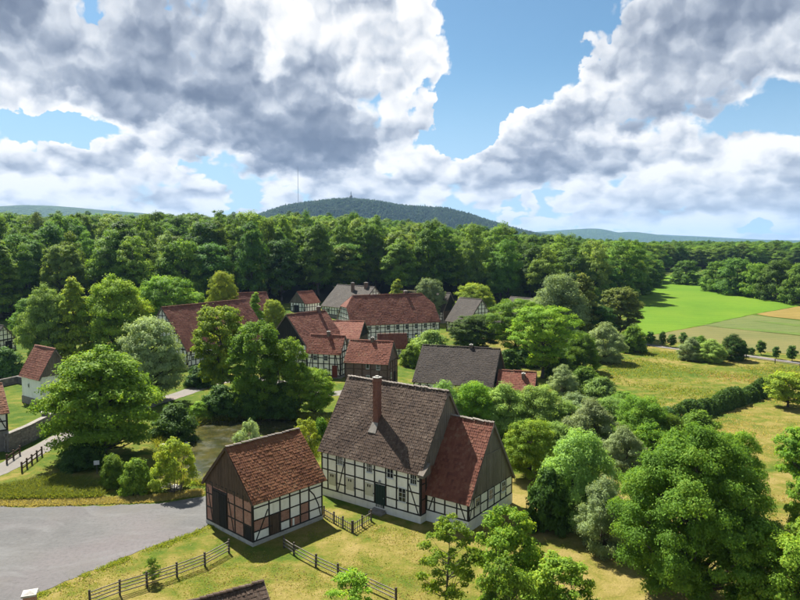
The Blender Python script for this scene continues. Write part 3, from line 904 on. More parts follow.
# ---- the farmhouse in front
def farmhouse():
    L, W, he, hr = 12.6, 9.33, 5.15, 11.83
    L2, t0, W2, h2, r2 = 4.64, .956, 8.74, 2.97, 9.26
    h = thing('farmhouse', 'large white half-timbered farmhouse with brown tiled roof, brick chimney and red-roofed side wing', 'house', (-8.247, 67.58, 0), -.63)
    plinth(h, 0, L, 0, W, .72); plinth(h, L + .06, L + L2, t0, t0 + W2, 1.02)
    # front wall
    fw = make_wall(h, (0, 0), 0, L, .72, he)
    posts = [0, .9, 2.1, 3.23, 4.57, 5.77, 7.1, 8.5, 9.8, 11.15, 12.6]
    rails = [.72, 1.66, 2.86, 4.06, 5.15]
    timber_frame(fw, posts, rails, ['pppppp pppp', 'pppppp pppp', 'ppppppppppp', 'ppppppppppp'], [(3.12, 3.95, 2.25, .82), (11.25, 3.6, 12.35, .82)],
                 skip=(('r', 0, 6), ('r', 1, 6)))
    for x0 in (1.0, 3.42, 5.92):                                     # cream shuttered openings with two small lights
        sh = ob('shutter', cube('shutter_cream'), h, (x0 + .5, -.03, 1.98), None, (1.0, .08, 1.26))
        for k in (0, 1):
            c = ob('pane', cube('glass'), h, (x0 + .37 + .27 * k, -.075, 2.36), None, (.15, .03, .24))
            c.parent = sh; c.matrix_parent_inverse = Matrix.Translation((x0 + .5, -.03, 1.98)).inverted() if False else Matrix()
            c.location = ((x0 + .37 + .27 * k - x0 - .5) / 1.0, -.045 / .08, (2.36 - 1.98) / 1.26); c.scale = (.16, .3, .2)
    for (a, b, z0, z1, c, r) in ((2.26, 3.02, 3.72, 4.72, 3, 2), (6.1, 6.86, 3.70, 4.72, 3, 2), (8.66, 9.46, 3.66, 4.70, 2, 2), (11.42, 12.2, 3.62, 4.70, 3, 2), (10.05, 10.95, 1.62, 3.02, 2, 3)):
        window(h, (0, 0), 0, a, b, z0, z1, c, r)
    # green door with steps
    d = MB(); d.box(7.2, 8.4, -.02, .08, .34, 2.70); dr = d.ob('door', 'door_green', h)
    for k in range(4): block('plank', 'door_green', dr, 7.24 + .285 * k, 7.24 + .285 * k + .265, -.05, -.021, .36, 2.66)
    block('handle', 'steel', dr, 8.22, 8.27, -.10, -.055, 1.40, 1.52)
    st = MB(); st.box(7.0, 8.6, -.9, -.06, -.1, .17); st.box(7.1, 8.5, -.52, -.055, .17, .33); st.ob('doorstep', 'stone', h)
    block('lamp', 'steel', h, 7.72, 7.88, -.22, -.04, 2.95, 3.2)
    # end walls, back wall
    gw = make_wall(h, (L, 0), HPI, W, .72, he, 'brick_red')
    timber_frame(gw, [0, .98], [.72, 2.2, 3.7, 5.15], ['r', 'r', 'r'], pw=.18)
    lw = make_wall(h, (0, W), -HPI, W, .72, he)
    timber_frame(lw, [0, 1.3, 2.7, 4.0, 5.4, 6.7, 8.0, 9.33], rails, ['ppppppp'] * 4, [(.3, 3.9, 1.2, .9), (9.0, 3.9, 8.1, .9)])
    window(h, (0, W), -HPI, 2.9, 3.8, 1.8, 2.8); window(h, (0, W), -HPI, 5.6, 6.5, 1.8, 2.8)
    bw = make_wall(h, (L, W), math.pi, L, .72, he)
    timber_frame(bw, [0, 1.4, 2.8, 4.2, 5.6, 7.0, 8.4, 9.8, 11.2, 12.6], rails, ['ppppppppp'] * 4)
    gable(h, (L, 0), HPI, W, he, hr, 'board_grey', .23, beams=[(1.7, 7.35, 7.6, 7.35)], tmat='board_grey')
    gable(h, (0, W), -HPI, W, he, hr, 'board_grey', .26)
    roof, (ez, sl, cs, sn, vlen, tm) = make_roof(h, L, W, he, hr, 'tiles_brown', seed=11, w=.23, e=.30)
    chimney(roof, 5.64, 2.3, he + sl * 1.7, 12.75, .62, .62, 'brick_red')
    ap = MB(); n = Vector((0, -sn, cs)); c0 = Vector((5.64, 1.75, he + sl * 1.75)) + n * .10
    ap.poly([(5.64 + a, t + .0, he + sl * t + .13 + dz) for dz in (0, .06) for a, t in ((-.50, 1.35), (.50, 1.35), (.36, 2.0), (-.36, 2.0))], BOXF)
    ap.ob('chimney_flashing', 'stone', roof)
    # boxed end of the eaves beside the wing
    bx = MB(); bx.poly([(L - .05, -.45, 4.55), (L + .62, -.45, 4.55), (L + .62, .75, 4.75), (L - .05, .75, 4.75), (L - .05, -.45, 4.85), (L + .62, -.5, 4.85), (L + .62, .75, 5.75), (L - .05, .75, 5.75)], BOXF)
    bx.ob('eaves_box', 'board_grey', h)
    # wing
    p = (L, t0)
    ww = make_wall(h, p, 0, L2, 1.02, h2)
    timber_frame(ww, [0, .95, 2.1, 3.4, 4.64], [1.02, 2.0, 2.97], ['pppp', 'pppp'], [(.95, 2.9, .3, 1.1), (3.5, 2.9, 4.3, 1.1)], pw=.14, rw=.115)
    p = (L + L2, t0)
    rw_ = make_wall(h, p, HPI, W2, 1.02, h2)
    timber_frame(rw_, [0, 1.0, 2.2, 3.6, 4.9, 6.2, 7.4, 8.74], [1.02, 2.0, 2.97], ['ppppppp'] * 2, [(.2, 1.1, .85, 2.9)], pw=.14, rw=.115)
    window(h, p, HPI, 1.25, 2.0, 1.95, 2.8, 2, 2, 'shutter_cream'); window(h, p, HPI, 3.78, 4.62, 1.75, 2.85, 3, 2); window(h, p, HPI, 6.42, 7.22, 1.75, 2.85, 2, 2)
    ven = MB(); ven.box(5.0, 5.35, -.08, .0, .25, .85)
    ob('cellar_vent', ven.mesh('cellar_vent', 'board_dark'), h, (p[0], p[1], 0), (0, 0, HPI))
    bk = make_wall(h, (L + L2, t0 + W2), math.pi, L2, 1.02, h2)
    timber_frame(bk, [0, 1.2, 2.4, 3.5, 4.64], [1.02, 2.0, 2.97], ['pppp', 'pppp'], pw=.14, rw=.115)
    gable(h, p, HPI, W2, h2, r2, 'board_grey', .25, beams=[(2.15, 6.35, 6.55, 6.35), (2.3, 5.9, 1.2, 3.3)], tmat='board_grey')
    make_roof(h, L2, W2, h2, r2, 'tiles_red', s0=L, t0=t0, oe=.25, g0=-.02, g1=.22, seed=23, w=.22, e=.29, barge='board_grey')
farmhouse()

def barn():
    L, W, he, hr = 7.96, 7.44, 4.24, 8.07
    h = thing('barn', 'small brick and half-timbered barn with orange tiled roof at the edge of the gravel yard', 'barn', (-12.807, 55.378, 0), .831)
    plinth(h, 0, L, 0, W, .36, 'stone_light')
    p = (0, 0)
    w = make_wall(h, p, 0, L, .36, he, 'plaster_old')
    posts = [0, 1.75, 2.95, 4.05, 5.25, 6.3, 7.96]; rails = [.36, 1.25, 2.25, 3.35, 4.24]
    timber_frame(w, posts, rails, ['pwpbbp', 'bwbpbp', 'pppppp', 'pppppp'], [(.35, .45, 1.62, 2.9), (6.35, 3.3, 6.9, 2.7), (6.9, 2.7, 7.45, 1.6), (7.45, 1.6, 7.72, .5)], pw=.14, rw=.115, mat='timber')
    b1 = MB(); b1.box(2.05, 2.80, -.045, .03, .45, 2.15); b1.ob('hatch', 'board_brown', h)
    b2 = MB(); b2.box(4.35, 4.55, -.03, .03, .5, 1.15); b2.ob('hatch', 'plaster', h)
    b3 = MB(); b3.box(3.1, 3.45, -.03, .03, .55, 1.15); b3.ob('hatch', 'plaster', h)
    p = (0, W)
    w = make_wall(h, p, -HPI, W, .36, he, 'brick')
    posts = [0, 1.15, 3.55, 4.75, 6.1, 7.44]; rails = [.36, 1.7, 3.0, 4.24]
    timber_frame(w, posts, rails, ['b bbw', 'b bbb', 'bbbbb'], [(1.05, .5, .35, 3.6), (3.75, 3.4, 4.5, .5)], pw=.14, rw=.115, skip=(('r', 0, 1), ('r', 1, 1), ('r', 2, 1)))
    for k in (0, 1):                                          # barn doors, one ajar
        dd = ob('door', cube('door_dark'), h, (0, 0, 0))
        dd.location = (-.05 - .02 * k, W - (1.75 + 1.2 * k), 1.98); dd.scale = (.08, 1.14, 3.1)
        for q in range(5):
            c = ob('plank', cube('board_dark' if k else 'door_dark'), dd, (-.62, -.40 + .2 * q, 0), None, (.35, .18, .99))
    lint = MB(); lint.box(1.1, 3.6, -.05, .06, 3.55, 3.75); ob('lintel', lint.mesh('lintel', 'timber'), h, (0, W, 0), (0, 0, -HPI))
    sd = MB(); sd.box(6.3, 7.2, -.05, .03, .4, 1.6); ob('side_door', sd.mesh('side_door', 'board_dark'), h, (0, W, 0), (0, 0, -HPI))
    gable(h, (0, W), -HPI, W, he - .02, hr, 'board_brown', .22, zlow=3.9)
    gable(h, (L, 0), HPI, W, he, hr, 'board_brown', .24)
    w = make_wall(h, (L, 0), HPI, W, .36, he, 'plaster_old')
    timber_frame(w, [0, 1.5, 3.0, 4.5, 6.0, 7.44], [.36, 1.65, 2.95, 4.24], ['bpppb', 'ppppp', 'ppppp'], pw=.14, rw=.115)
    w = make_wall(h, (L, W), math.pi, L, .36, he, 'plaster_old')
    timber_frame(w, [0, 1.6, 3.2, 4.8, 6.4, 7.96], [.36, 1.65, 2.95, 4.24], ['bpppb', 'ppppp', 'ppppp'], pw=.14, rw=.115)
    make_roof(h, L, W, he, hr, 'tiles_orange', seed=41, w=.20, e=.27, barge='board_brown', oe=.38, ridge='ridge_mortar')
barn()

# ---- the rest of the village, further back: frames joined per wall
def evenly(n0, L): 
    n = max(2, int(round(L / n0))); return [L * i / n for i in range(n + 1)]
def far_house(name, label, x, y, thd, L, W, he, hr, roofm, cat='house', pl=.5, plm='stone', core='plaster', g0='timber', g1='timber', walls='tttt', hip=0.0, drop=2.2, bay=1.25, row=1.15, tim='timber',
              wins=(), doors=(), chim=(), zlow0=None, zlow1=None, barge='board_grey', seed=3, tw=.30, te=.38, brace=True):
    """walls: front, right, back, left each t(imber) / b(rick) / w(boards) / p(lain)"""
    z0 = float(terrain(x, y))
    h = thing(name, label, cat, (x, y, z0), R(thd))
    m = MB(); m.box(-.05, L + .05, -.05, W + .05, -2.2, pl); m.ob('plinth', plm, h)
    sides = [((0, 0), 0, L), ((L, 0), HPI, W), ((L, W), math.pi, L), ((0, W), -HPI, W)]
    for k, (p, a, ln) in enumerate(sides):
        c = {'t': core, 'b': 'brick_dark', 'w': 'board_brown', 'p': core, 'k': 'board_dark'}[walls[k]]
        w = make_wall(h, p, a, ln, pl, he, c)
        if walls[k] in 'tb':
            n = max(2, int(round((he - pl) / row)))
            ra = [pl + (he - pl) * i / n for i in range(n + 1)]
            po = evenly(bay, ln)
            br = [(po[1] - .1, he - .3, po[0] + .25, pl + .3), (po[-2] + .1, he - .3, po[-1] - .25, pl + .3)] if brace and walls[k] == 't' else []
            timber_frame(w, po, ra, [], br, mat=tim, joined=True, pw=.19, rw=.15)
    for k, (kind, p, a, zl) in enumerate(((g0, (0, W), -HPI, zlow0), (g1, (L, 0), HPI, zlow1))):
        if hip:
            # truncated gable wall under the half hip
            sl = (hr - he) / (W / 2); zc = hr - drop - .25; xx = (zc - he) / sl
            V = [(.05, .05, he), (W - .05, .05, he), (W - xx, .05, zc), (xx, .05, zc)]
            V += [(a_, .22, c_) for a_, b_, c_ in V]
            gg = ob('gable', mesh_from('gable', V, [(0, 1, 2, 3), (7, 6, 5, 4), (0, 4, 5, 1), (1, 5, 6, 2), (2, 6, 7, 3), (3, 7, 4, 0)], core), h, (p[0], p[1], 0), (0, 0, a))
            mb = MB()
            for q in evenly(bay, W)[1:-1]:
                zt = min(zc, he + sl * min(q, W - q) - .2)
                mb.box(q - .09, q + .09, -.03, .08, he, zt)
            for z in np.arange(he + .1, zc, 1.1):
                q = (z - he) / sl + .15
                mb.box(q, W - q, -.026, .08, z - .07, z + .07)
            o = mb.ob('timber_frame', tim, gg); o['kind'] = 'stuff'
        elif kind == 'timber':
            gg = gable(h, p, a, W, he, hr, None, core=core, planks=False)
            sl = (hr - he) / (W / 2); mb = MB()
            for q in evenly(bay, W)[1:-1]:
                mb.box(q - .09, q + .09, -.02, .10, he, he + sl * min(q, W - q) - .28)
            for z in np.arange(he + .1, hr - 1.0, 1.15):
                q = (z - he) / sl + .25
                mb.box(q, W - q, -.014, .10, z - .07, z + .07)
            o = mb.ob('timber_frame', tim, gg); o['kind'] = 'stuff'
        elif kind == 'brick':
            gable(h, p, a, W, he, hr, None, core='brick_dark', planks=False)
        else:
            gable(h, p, a, W, he, hr, kind, .34, zlow=zl)
    for (side, x0, x1, za, zb, cc, rr_) in wins:
        p, a, ln = sides[side]; window(h, p, a, x0, x1, za, zb, cc, rr_, plain=True)
    for (side, x0, x1, za, zb, m_) in doors:
        p, a, ln = sides[side]; mb = MB(); mb.box(x0, x1, -.07, .08, za, zb)
        dd = ob('door', mb.mesh('door', m_), h, (p[0], p[1], 0), (0, 0, a))
        for q in range(3): block('plank', m_, dd, x0 + (x1 - x0) * q / 3 + .02, x0 + (x1 - x0) * (q + 1) / 3 - .02, -.10, -.072, za + .03, zb - .03)
    roof, (ez, sl, cs, sn, vlen, tm) = make_roof(h, L, W, he, hr, roofm, hip0=hip, hip1=hip, drop=drop, seed=seed, w=tw, e=te, barge=barge, oe=.3, og=.2, ridge=roofm)
    for (s, t, zt, w_) in chim: chimney(roof, s, t, he + sl * min(t, W - t) - .8, zt, w_, w_, 'brick_dark')
    return h

far_house('hall_house', 'long red-roofed half-timbered hall house behind the round yellow-tipped tree', -45.5, 139.0, 61.1, 26.3, 14.4, 4.1, 12.9, 'tiles_red', seed=51, zlow0=None,
          wins=((0, 1.2, 2.0, 1.6, 2.6, 2, 2), (0, 3.6, 4.4, 1.6, 2.6, 2, 2), (3, 10.4, 11.3, 1.8, 2.8, 2, 2)), doors=((3, 5.6, 8.8, .1, 3.6, 'board_dark'), (3, 12.3, 13.5, .3, 3.0, 'board_dark')))
far_house('farm_house', 'red-roofed house with dark boarded gable behind the white house by the lane', -19.2, 133.6, 50.7, 11.1, 11.9, 6.0, 11.9, 'tiles_red', seed=61, g0='board_dark', g1='board_dark', zlow0=6.0,
          wins=((3, 3.0, 3.8, 3.6, 4.6, 2, 2), (3, 6.0, 6.8, 3.6, 4.6, 2, 2), (3, 9.0, 9.8, 3.6, 4.6, 2, 2), (3, 8.6, 9.4, 1.4, 2.4, 2, 2)), chim=((9.2, 5.9, 12.9, .7),))
far_house('cross_house', 'red roof with black boarded right gable between the brick house and the long house', -19.8, 143.1, -11.2, 11.1, 8.6, 6.4, 9.5, 'tiles_scarlet', seed=71, g0='board_dark', g1='board_dark', walls='twtw')
far_house('cottage', 'small two-storey white half-timbered house with red roof next to the brick house', -18.7, 130.7, -15.7, 7.2, 4.6, 5.2, 8.3, 'tiles_scarlet', seed=81, bay=1.2, row=1.2,
          wins=((0, 1.4, 2.2, 3.5, 4.5, 2, 2), (0, 3.7, 4.5, 3.5, 4.5, 2, 2), (0, 1.4, 2.2, 1.2, 2.2, 2, 2), (0, 3.7, 4.4, 1.3, 2.1, 2, 2)), doors=((0, 5.4, 6.5, .2, 2.6, 'crate_red'),), chim=((3.8, 2.3, 9.0, .55),), tim='timber')
far_house('brick_house', 'dark brick house with bright red roof standing behind the big farmhouse ridge', -10.3, 122.1, -16.7, 8.4, 6.1, 4.8, 8.3, 'tiles_scarlet', seed=91, walls='bbbb', g0='brick', g1='brick', core='brick_dark', tim='timber_brown', bay=1.6, row=1.5,
          wins=((0, 4.2, 4.8, 3.5, 4.4, 1, 1), (0, 6.2, 6.9, 3.4, 4.4, 2, 2), (0, 4.2, 4.9, 1.4, 2.3, 2, 2), (0, 6.1, 6.9, 1.4, 2.3, 2, 2), (1, 1.6, 2.3, 1.6, 2.6, 1, 1)), doors=((1, 3.8, 4.8, .2, 2.5, 'board_dark'),), chim=((4.4, 3.05, 8.9, .5),))
far_house('long_house', 'longest half-timbered house with broad red half-hipped roof at the village centre', -12.5, 169.0, 22.5, 25.2, 12.8, 5.1, 12.2, 'tiles_red', seed=101, hip=2.6, drop=3.0, bay=1.35, row=1.3,
          wins=tuple((0, x, x + .95, z, z + 1.25, 2, 2) for z in (.9, 3.3) for x in (9.7, 12.4, 15.1, 17.8, 20.5, 23.0)) + ((0, 4.3, 5.2, 3.4, 4.5, 2, 2), (0, 6.6, 7.5, 3.4, 4.5, 2, 2)), chim=((18.0, 6.8, 13.0, .8),))
far_house('lean_to', 'low red-roofed annexe in front of the long house, white half-timbered end', -4.9, 151.5, 8, 6.6, 3.6, 2.6, 5.4, 'tiles_scarlet', 'annexe', seed=111, bay=1.0, row=1.0, wins=((0, 5.2, 5.9, 1.0, 1.9, 2, 2),))
far_house('shed', 'little white half-timbered shed with red roof at the forest edge', -31.1, 213.3, 55.5, 7.4, 6.3, 3.4, 6.9, 'tiles_scarlet', 'shed', seed=121, bay=1.3, row=1.2, g0='board_grey', doors=((3, 1.6, 3.8, .1, 2.6, 'board_dark'),))
far_house('grey_house', 'grey-roofed house with chimneys behind the long red roof', -25.2, 211.2, -45.4, 17.9, 13.3, 3.3, 9.6, 'tiles_grey', seed=131, wins=((0, 3, 4, 1.2, 2.4, 2, 2), (0, 8, 9, 1.2, 2.4, 2, 2)), chim=((9.5, 5.0, 10.6, .8), (14.5, 6.2, 10.8, .9)))
far_house('shingle_house', 'low house with large dark slate-brown roof behind the row of willow bushes', 2.4, 114.6, -19.0, 14.0, 12.4, 2.6, 8.0, 'tiles_slate', seed=141, wins=((0, 2, 3, 1.0, 2.0, 2, 2), (0, 6, 7, 1.0, 2.0, 2, 2)), chim=((8.9, 6.2, 8.45, .5),), g1='board_dark', g0='board_dark', tw=.26, te=.30)
far_house('annexe', 'small red-roofed annexe at the right end of the dark-roofed house', 16.5, 110.2, -16.6, 6.1, 5.9, 2.0, 4.7, 'tiles_scarlet', 'annexe', seed=151, g1='board_dark', chim=((4.2, 1.9, 4.5, .55),))
far_house('timbered_house', 'grey-roofed house whose white timbered gable faces right, behind the dark round tree', 13.4, 189.3, -52.2, 9.1, 10.5, 3.3, 9.5, 'tiles_grey', seed=161, wins=((1, 3.0, 3.9, 1.3, 2.4, 2, 2), (1, 6.0, 6.9, 1.3, 2.4, 2, 2), (1, 4.7, 5.6, 4.4, 5.4, 2, 2)))
far_house('boarded_barn', 'grey-roofed barn with black boarded gable beside the long house', 7.9, 205.4, -35.9, 6.6, 8.4, 3.4, 8.8, 'tiles_grey', 'barn', seed=171, g1='board_dark', walls='twtw')
far_house('tree_side_barn', 'grey-roofed barn half hidden behind the bright green trees', 31.5, 206.1, -55.6, 12.3, 9.4, 3.1, 7.8, 'tiles_grey', 'barn', seed=181, g0='board_dark', walls='wwtw')
far_house('woodshed', 'low dark boarded shed with grey lean roof right of the timbered grey house', 22.0, 186.5, -20, 6.5, 4.2, 2.6, 4.6, 'tiles_grey', 'shed', seed=191, walls='kkkk', core='board_dark', g0='board_dark', g1='board_dark')
far_house('hut', 'tall narrow white hut with dark red roof on the lawn behind the stone wall', -63.6, 109.0, -36.3, 6.6, 5.1, 5.0, 9.3, 'tiles_red', 'hut', seed=201, pl=1.2, plm='stone', walls='pppp', g1='board_grey', g0='board_grey', wins=((0, 2.4, 2.8, 2.9, 3.5, 1, 1),), doors=((1, 1.6, 3.4, 1.3, 3.7, 'timber_brown'),), brace=False)
_c = at(9, 450)
far_house('edge_house', 'half-timbered house on a stone base with red roof cut by the left edge', _c[0] - .766 * 7, _c[1] - .643 * 7, 40, 7.0, 8.0, 5.1, 8.0, 'tiles_orange', seed=211, pl=2.6, plm='stone', bay=1.2, row=1.1)
far_house('lane_house', 'white timbered house at the left edge behind the shrub', -105.0, 156.0, -8, 8.0, 8.0, 3.0, 6.6, 'tiles_grey', seed=221, wins=((1, 2, 3, 1.2, 2.2, 2, 2),), doors=((1, 4.5, 6.5, .1, 2.6, 'board_dark'),))
far_house('rear_house', 'red roof showing just above the ridge of the long hall house', -50.0, 196.0, 31.4, 12.0, 9.0, 4.0, 9.0, 'tiles_red', seed=231)
def near_roof():
    # gatehouse whose roof corner shows at the bottom edge
    a = Vector(flat_pt(197, 599)); 
    z = 3.9
    def onz(u, v):
        d = pix_ray(u, v); t = (z - CAM_H) / d[2]; return Vector((d[0] * t, d[1] * t))
    p0, p1 = onz(197, 599), onz(263.4, 580.5)
    d = (p1 - p0).normalized(); th = math.atan2(d.y, d.x)
    L, W = 8.0, 4.2
    nb = Vector((-d.y, d.x)); org = p1 - d * (L + .2) - nb * (W / 2)
    far_house('gatehouse', 'dark shingled ridge of a low building poking in at the bottom edge', org.x, org.y, math.degrees(th), L, W, 2.3, z - .1, 'tiles_brown', 'building', seed=241, tw=.16, te=.30, g0='board_dark', g1='board_dark', walls='wwww')
near_roof()

# ------------------------------------------------------------------ trees
def leaf_quads(pos, nrm, size, r, aspect=.55):
    n = len(pos)
    t = r.normal(size=(n, 3)); t -= (t * nrm).sum(1, keepdims=True) * nrm
    t /= np.linalg.norm(t, axis=1, keepdims=True) + 1e-9
    b = np.cross(nrm, t)
    l = size * r.uniform(.65, 1.35, (n, 1)) * .5; w = l * aspect * r.uniform(.8, 1.3, (n, 1))
    V = np.empty((n, 4, 3))
    V[:, 0] = pos - t * l; V[:, 1] = pos + b * w - t * l * .1; V[:, 2] = pos + t * l; V[:, 3] = pos - b * w - t * l * .1
    V[:, 2] -= nrm * l * .25; V[:, 0] -= nrm * l * .15
    return V.reshape(-1, 3)
def unit(v): return v / (np.linalg.norm(v, axis=1, keepdims=True) + 1e-9)
def crown_clumps(r, H, Wd, base, n, shape, size, gap=.0):
    """clump centres and radii filling a crown. shape(t) -> half width fraction at relative height t in 0..1"""
    C = []; S = []
    tries = 0
    Hc = H - base
    while len(C) < n and tries < n * 40:
        tries += 1
        t = r.uniform(0.02, .98)
        rad = shape(t) * Wd / 2
        a = r.uniform(0, 2 * math.pi)
        k = math.sqrt(r.uniform(.10, 1.0))
        s = size * Wd * r.uniform(.65, 1.3)
        rr = max(0.0, rad * k - s * .45)
        c = np.array([math.cos(a) * rr, math.sin(a) * rr, base + t * Hc])
        c[2] = min(c[2], H - s * .55)
        if any(np.linalg.norm((c - q) / np.array([1, 1, .8])) < (s + q2) * (.55 + gap) for q, q2 in zip(C, S)): continue
        C.append(c); S.append(s)
    return np.array(C), np.array(S)
def build_tree(name, seed, H, Wd, base, n_clump, clump, leaf, n_leaf, shape, trunk_r=.25, flat=.75, up=.35, rnd=.6, stems=1, gap=0.0, aspect=.55, leaves_mat='leaf_mid', bark='bark', spread=.0, lean=.0, limb=.5):
    r = np.random.default_rng(seed)
    C, S = crown_clumps(r, H, Wd, base, n_clump, shape, clump, gap)
    vol = S ** 2; cnt = np.maximum(6, (n_leaf * vol / vol.sum()).astype(int))
    idx = np.repeat(np.arange(len(C)), cnt); n = len(idx)
    d = unit(r.normal(size=(n, 3)))
    low = d[:, 2] < -.35; d[low, 2] *= -.6; d = unit(d)
    rad = (1 - .62 * r.uniform(0, 1, (n, 1)) ** 1.6)
    # ragged clumps
    lump = 1 + .28 * np.sin(d[:, :1] * 5 + idx[:, None] * 1.7) * np.cos(d[:, 1:2] * 4.3 + idx[:, None] * .9)
    pos = C[idx] + d * rad * lump * S[idx][:, None] * np.array([1, 1, flat])
    # stray sprays beyond the clumps
    stray = r.uniform(0, 1, n) < .10
    pos[stray] += d[stray] * S[idx][stray][:, None] * r.uniform(.05, .45, (stray.sum(), 1))
    pos[:, 2] = np.maximum(pos[:, 2], base * .55 + .05)
    ctr = np.array([0, 0, base + (H - base) * .4])
    nrm = unit(d * .75 + unit(pos - ctr) * .45 + np.array([0, 0, up]) + r.normal(size=(n, 3)) * rnd * .75)
    V = leaf_quads(pos, nrm, leaf, r, aspect)
    ct = r.uniform(0, 1, len(C))
    tint = np.clip(.5 + (ct[idx] - .5) * .55 + r.normal(0, .20, n), 0, 1)
    crown = quads_mesh(name + '_crown', V, n, leaves_mat, tint)
    # trunk and limbs
    mb = MB()
    for k in range(stems):
        a = 2 * math.pi * k / max(stems, 1) + r.uniform(0, 1)
        o = np.array([math.cos(a), math.sin(a), 0]) * (spread if stems > 1 else 0)
        top = np.array([o[0] * 2.2 + r.normal(0, .02) * Wd, o[1] * 2.2 + r.normal(0, .02) * Wd, H * .80])
        tr = trunk_r / math.sqrt(stems)
        p0 = np.array([o[0], o[1], -.3])
        pts = [p0 + (top - p0) * q + np.array([r.normal(0, .012) * H, r.normal(0, .012) * H, 0]) * (q > .05) * (q < .95) for q in (0, .08, .25, .45, .65, .85, 1.0)]
        mb.tube(pts, [tr * 1.35, tr * 1.05, tr * .9, tr * .72, tr * .5, tr * .25, tr * .08], 7)
        order = r.permutation(len(C))[:int(len(C) * limb / stems)]
        for i in order:
            c = C[i]
            zt = max(base * .6, c[2] - np.hypot(c[0] - o[0], c[1] - o[1]) * r.uniform(.45, .9)); zt = min(zt, H * .7)
            q = np.clip((zt + .3) / (H * .8 + .3), .05, .95)
            s = p0 + (top - p0) * q
            m = s * .45 + c * .55 + np.array([0, 0, -.04 * H * r.uniform(0, 1)])
            rr = tr * (.46 - .28 * q)
            mb.tube([s, m, c], [rr, rr * .6, rr * .15], 5, cap=False)
    trunk = mb.mesh(name + '_trunk', bark, smooth=True)
    return crown, trunk, H, Wd
S_round = lambda t: math.sqrt(max(0, 1 - ((t - .45) / .58) ** 2))
S_egg = lambda t: (math.sin(math.pi * min(1, (t * .93 + .08)) ** .75)) ** .7
S_cone = lambda t: (1 - t) ** .75 * .95 + .08 if t > .18 else .6 + t * 1.6
S_col = lambda t: .55 + .45 * math.sin(math.pi * (t * .9 + .06))
S_umb = lambda t: (.35 + .65 * t / .55) if t < .55 else math.sqrt(max(0, 1 - ((t - .55) / .5) ** 2))
S_bush = lambda t: math.sqrt(max(0, 1 - (t * .96) ** 2)) * .95 + .04
PROTO = {}
def proto(key, *a, **k): PROTO[key] = build_tree(key, *a, **k)
#      key        seed  H   Wd  base n  clump leaf  leaves shape
proto('ash',       1, 13.0, 12.6, 1.4, 250, .075, .165, 215000, S_egg, .34, .8, .3, .6, gap=-.02, leaves_mat='leaf_mid')
proto('broad',     2, 14.0, 13.0, 1.6, 150, .095, .29, 64000, S_egg, .36, .75, .35, .55, leaves_mat='leaf_mid')
proto('broad_b',   3, 13.0, 12.0, 1.2, 130, .10, .29, 52000, S_round, .34, .75, .35, .55, leaves_mat='leaf_mid')
proto('dense',     4, 13.0, 9.5, 1.8, 130, .09, .31, 40000, S_col, .30, .8, .35, .5, leaves_mat='leaf_deep')
proto('robinia',   5, 14.0, 14.0, 2.2, 100, .095, .27, 46000, S_umb, .30, .50, .5, .5, gap=.06, leaves_mat='leaf_bright', limb=.8)
proto('willow',    6, 7.0, 6.6, .2, 95, .11, .20, 44000, S_bush, .22, 1.0, .2, .75, stems=5, spread=.35, aspect=.34, leaves_mat='leaf_willow')
proto('willow_b',  7, 7.5, 6.2, .1, 95, .105, .20, 42000, S_egg, .22, 1.1, .25, .75, stems=5, spread=.35, aspect=.34, leaves_mat='leaf_silver')
proto('sapling',   8, 6.4, 4.4, 1.1, 60, .085, .17, 7500, S_egg, .085, .8, .3, .8, gap=.10, leaves_mat='leaf_mid', limb=1.0)
proto('thicket',   9, 4.6, 5.0, .2, 74, .085, .18, 13000, S_bush, .10, .9, .35, .7, stems=5, spread=.4, gap=.03, leaves_mat='leaf_bright', limb=.9)
proto('bush',     10, 3.2, 3.8, .05, 56, .145, .21, 13000, S_bush, .10, .9, .35, .55, stems=4, spread=.25, leaves_mat='leaf_bright')
proto('boxball',  15, 2.6, 2.9, .02, 90, .13, .15, 16000, S_bush, .08, 1.0, .4, .45, stems=4, spread=.2, gap=-.06, leaves_mat='leaf_bright')
proto('alder',    11, 13.0, 8.5, .8, 125, .10, .29, 38000, S_col, .30, 1.0, .3, .65, stems=4, spread=.7, gap=-.01, leaves_mat='leaf_mid', bark='bark')
proto('orchard',  12, 5.0, 5.6, 1.0, 60, .115, .24, 12000, S_round, .14, .7, .4, .6, gap=.04, leaves_mat='leaf_bright', limb=.8)
proto('shrublet', 13, 3.0, 1.9, .35, 26, .20, .24, 2600, S_col, .06, 1.0, .3, .6, leaves_mat='leaf_dark')
proto('conic',    14, 15.0, 8.0, 1.2, 110, .10, .31, 32000, S_cone, .30, .8, .35, .55, leaves_mat='leaf_gold')
proto('grove',    16, 13.0, 13.0, .3, 90, .11, .50, 16000, S_bush, .34, .9, .4, .5, leaves_mat='leaf_forest_a', limb=.3)
for k in range(6):                                                      # forest trees
    proto('wood%d' % k, 30 + k, 22.0 + k * .8, 13.0 + (k % 3) * 1.2, 3.0 + (k % 2) * 2, 70, .125, .56, 15000, (S_egg, S_round, S_egg)[k % 3], .36, .85, .5, .38, leaves_mat='leaf_forest_' + 'abcbda'[k], limb=.25)

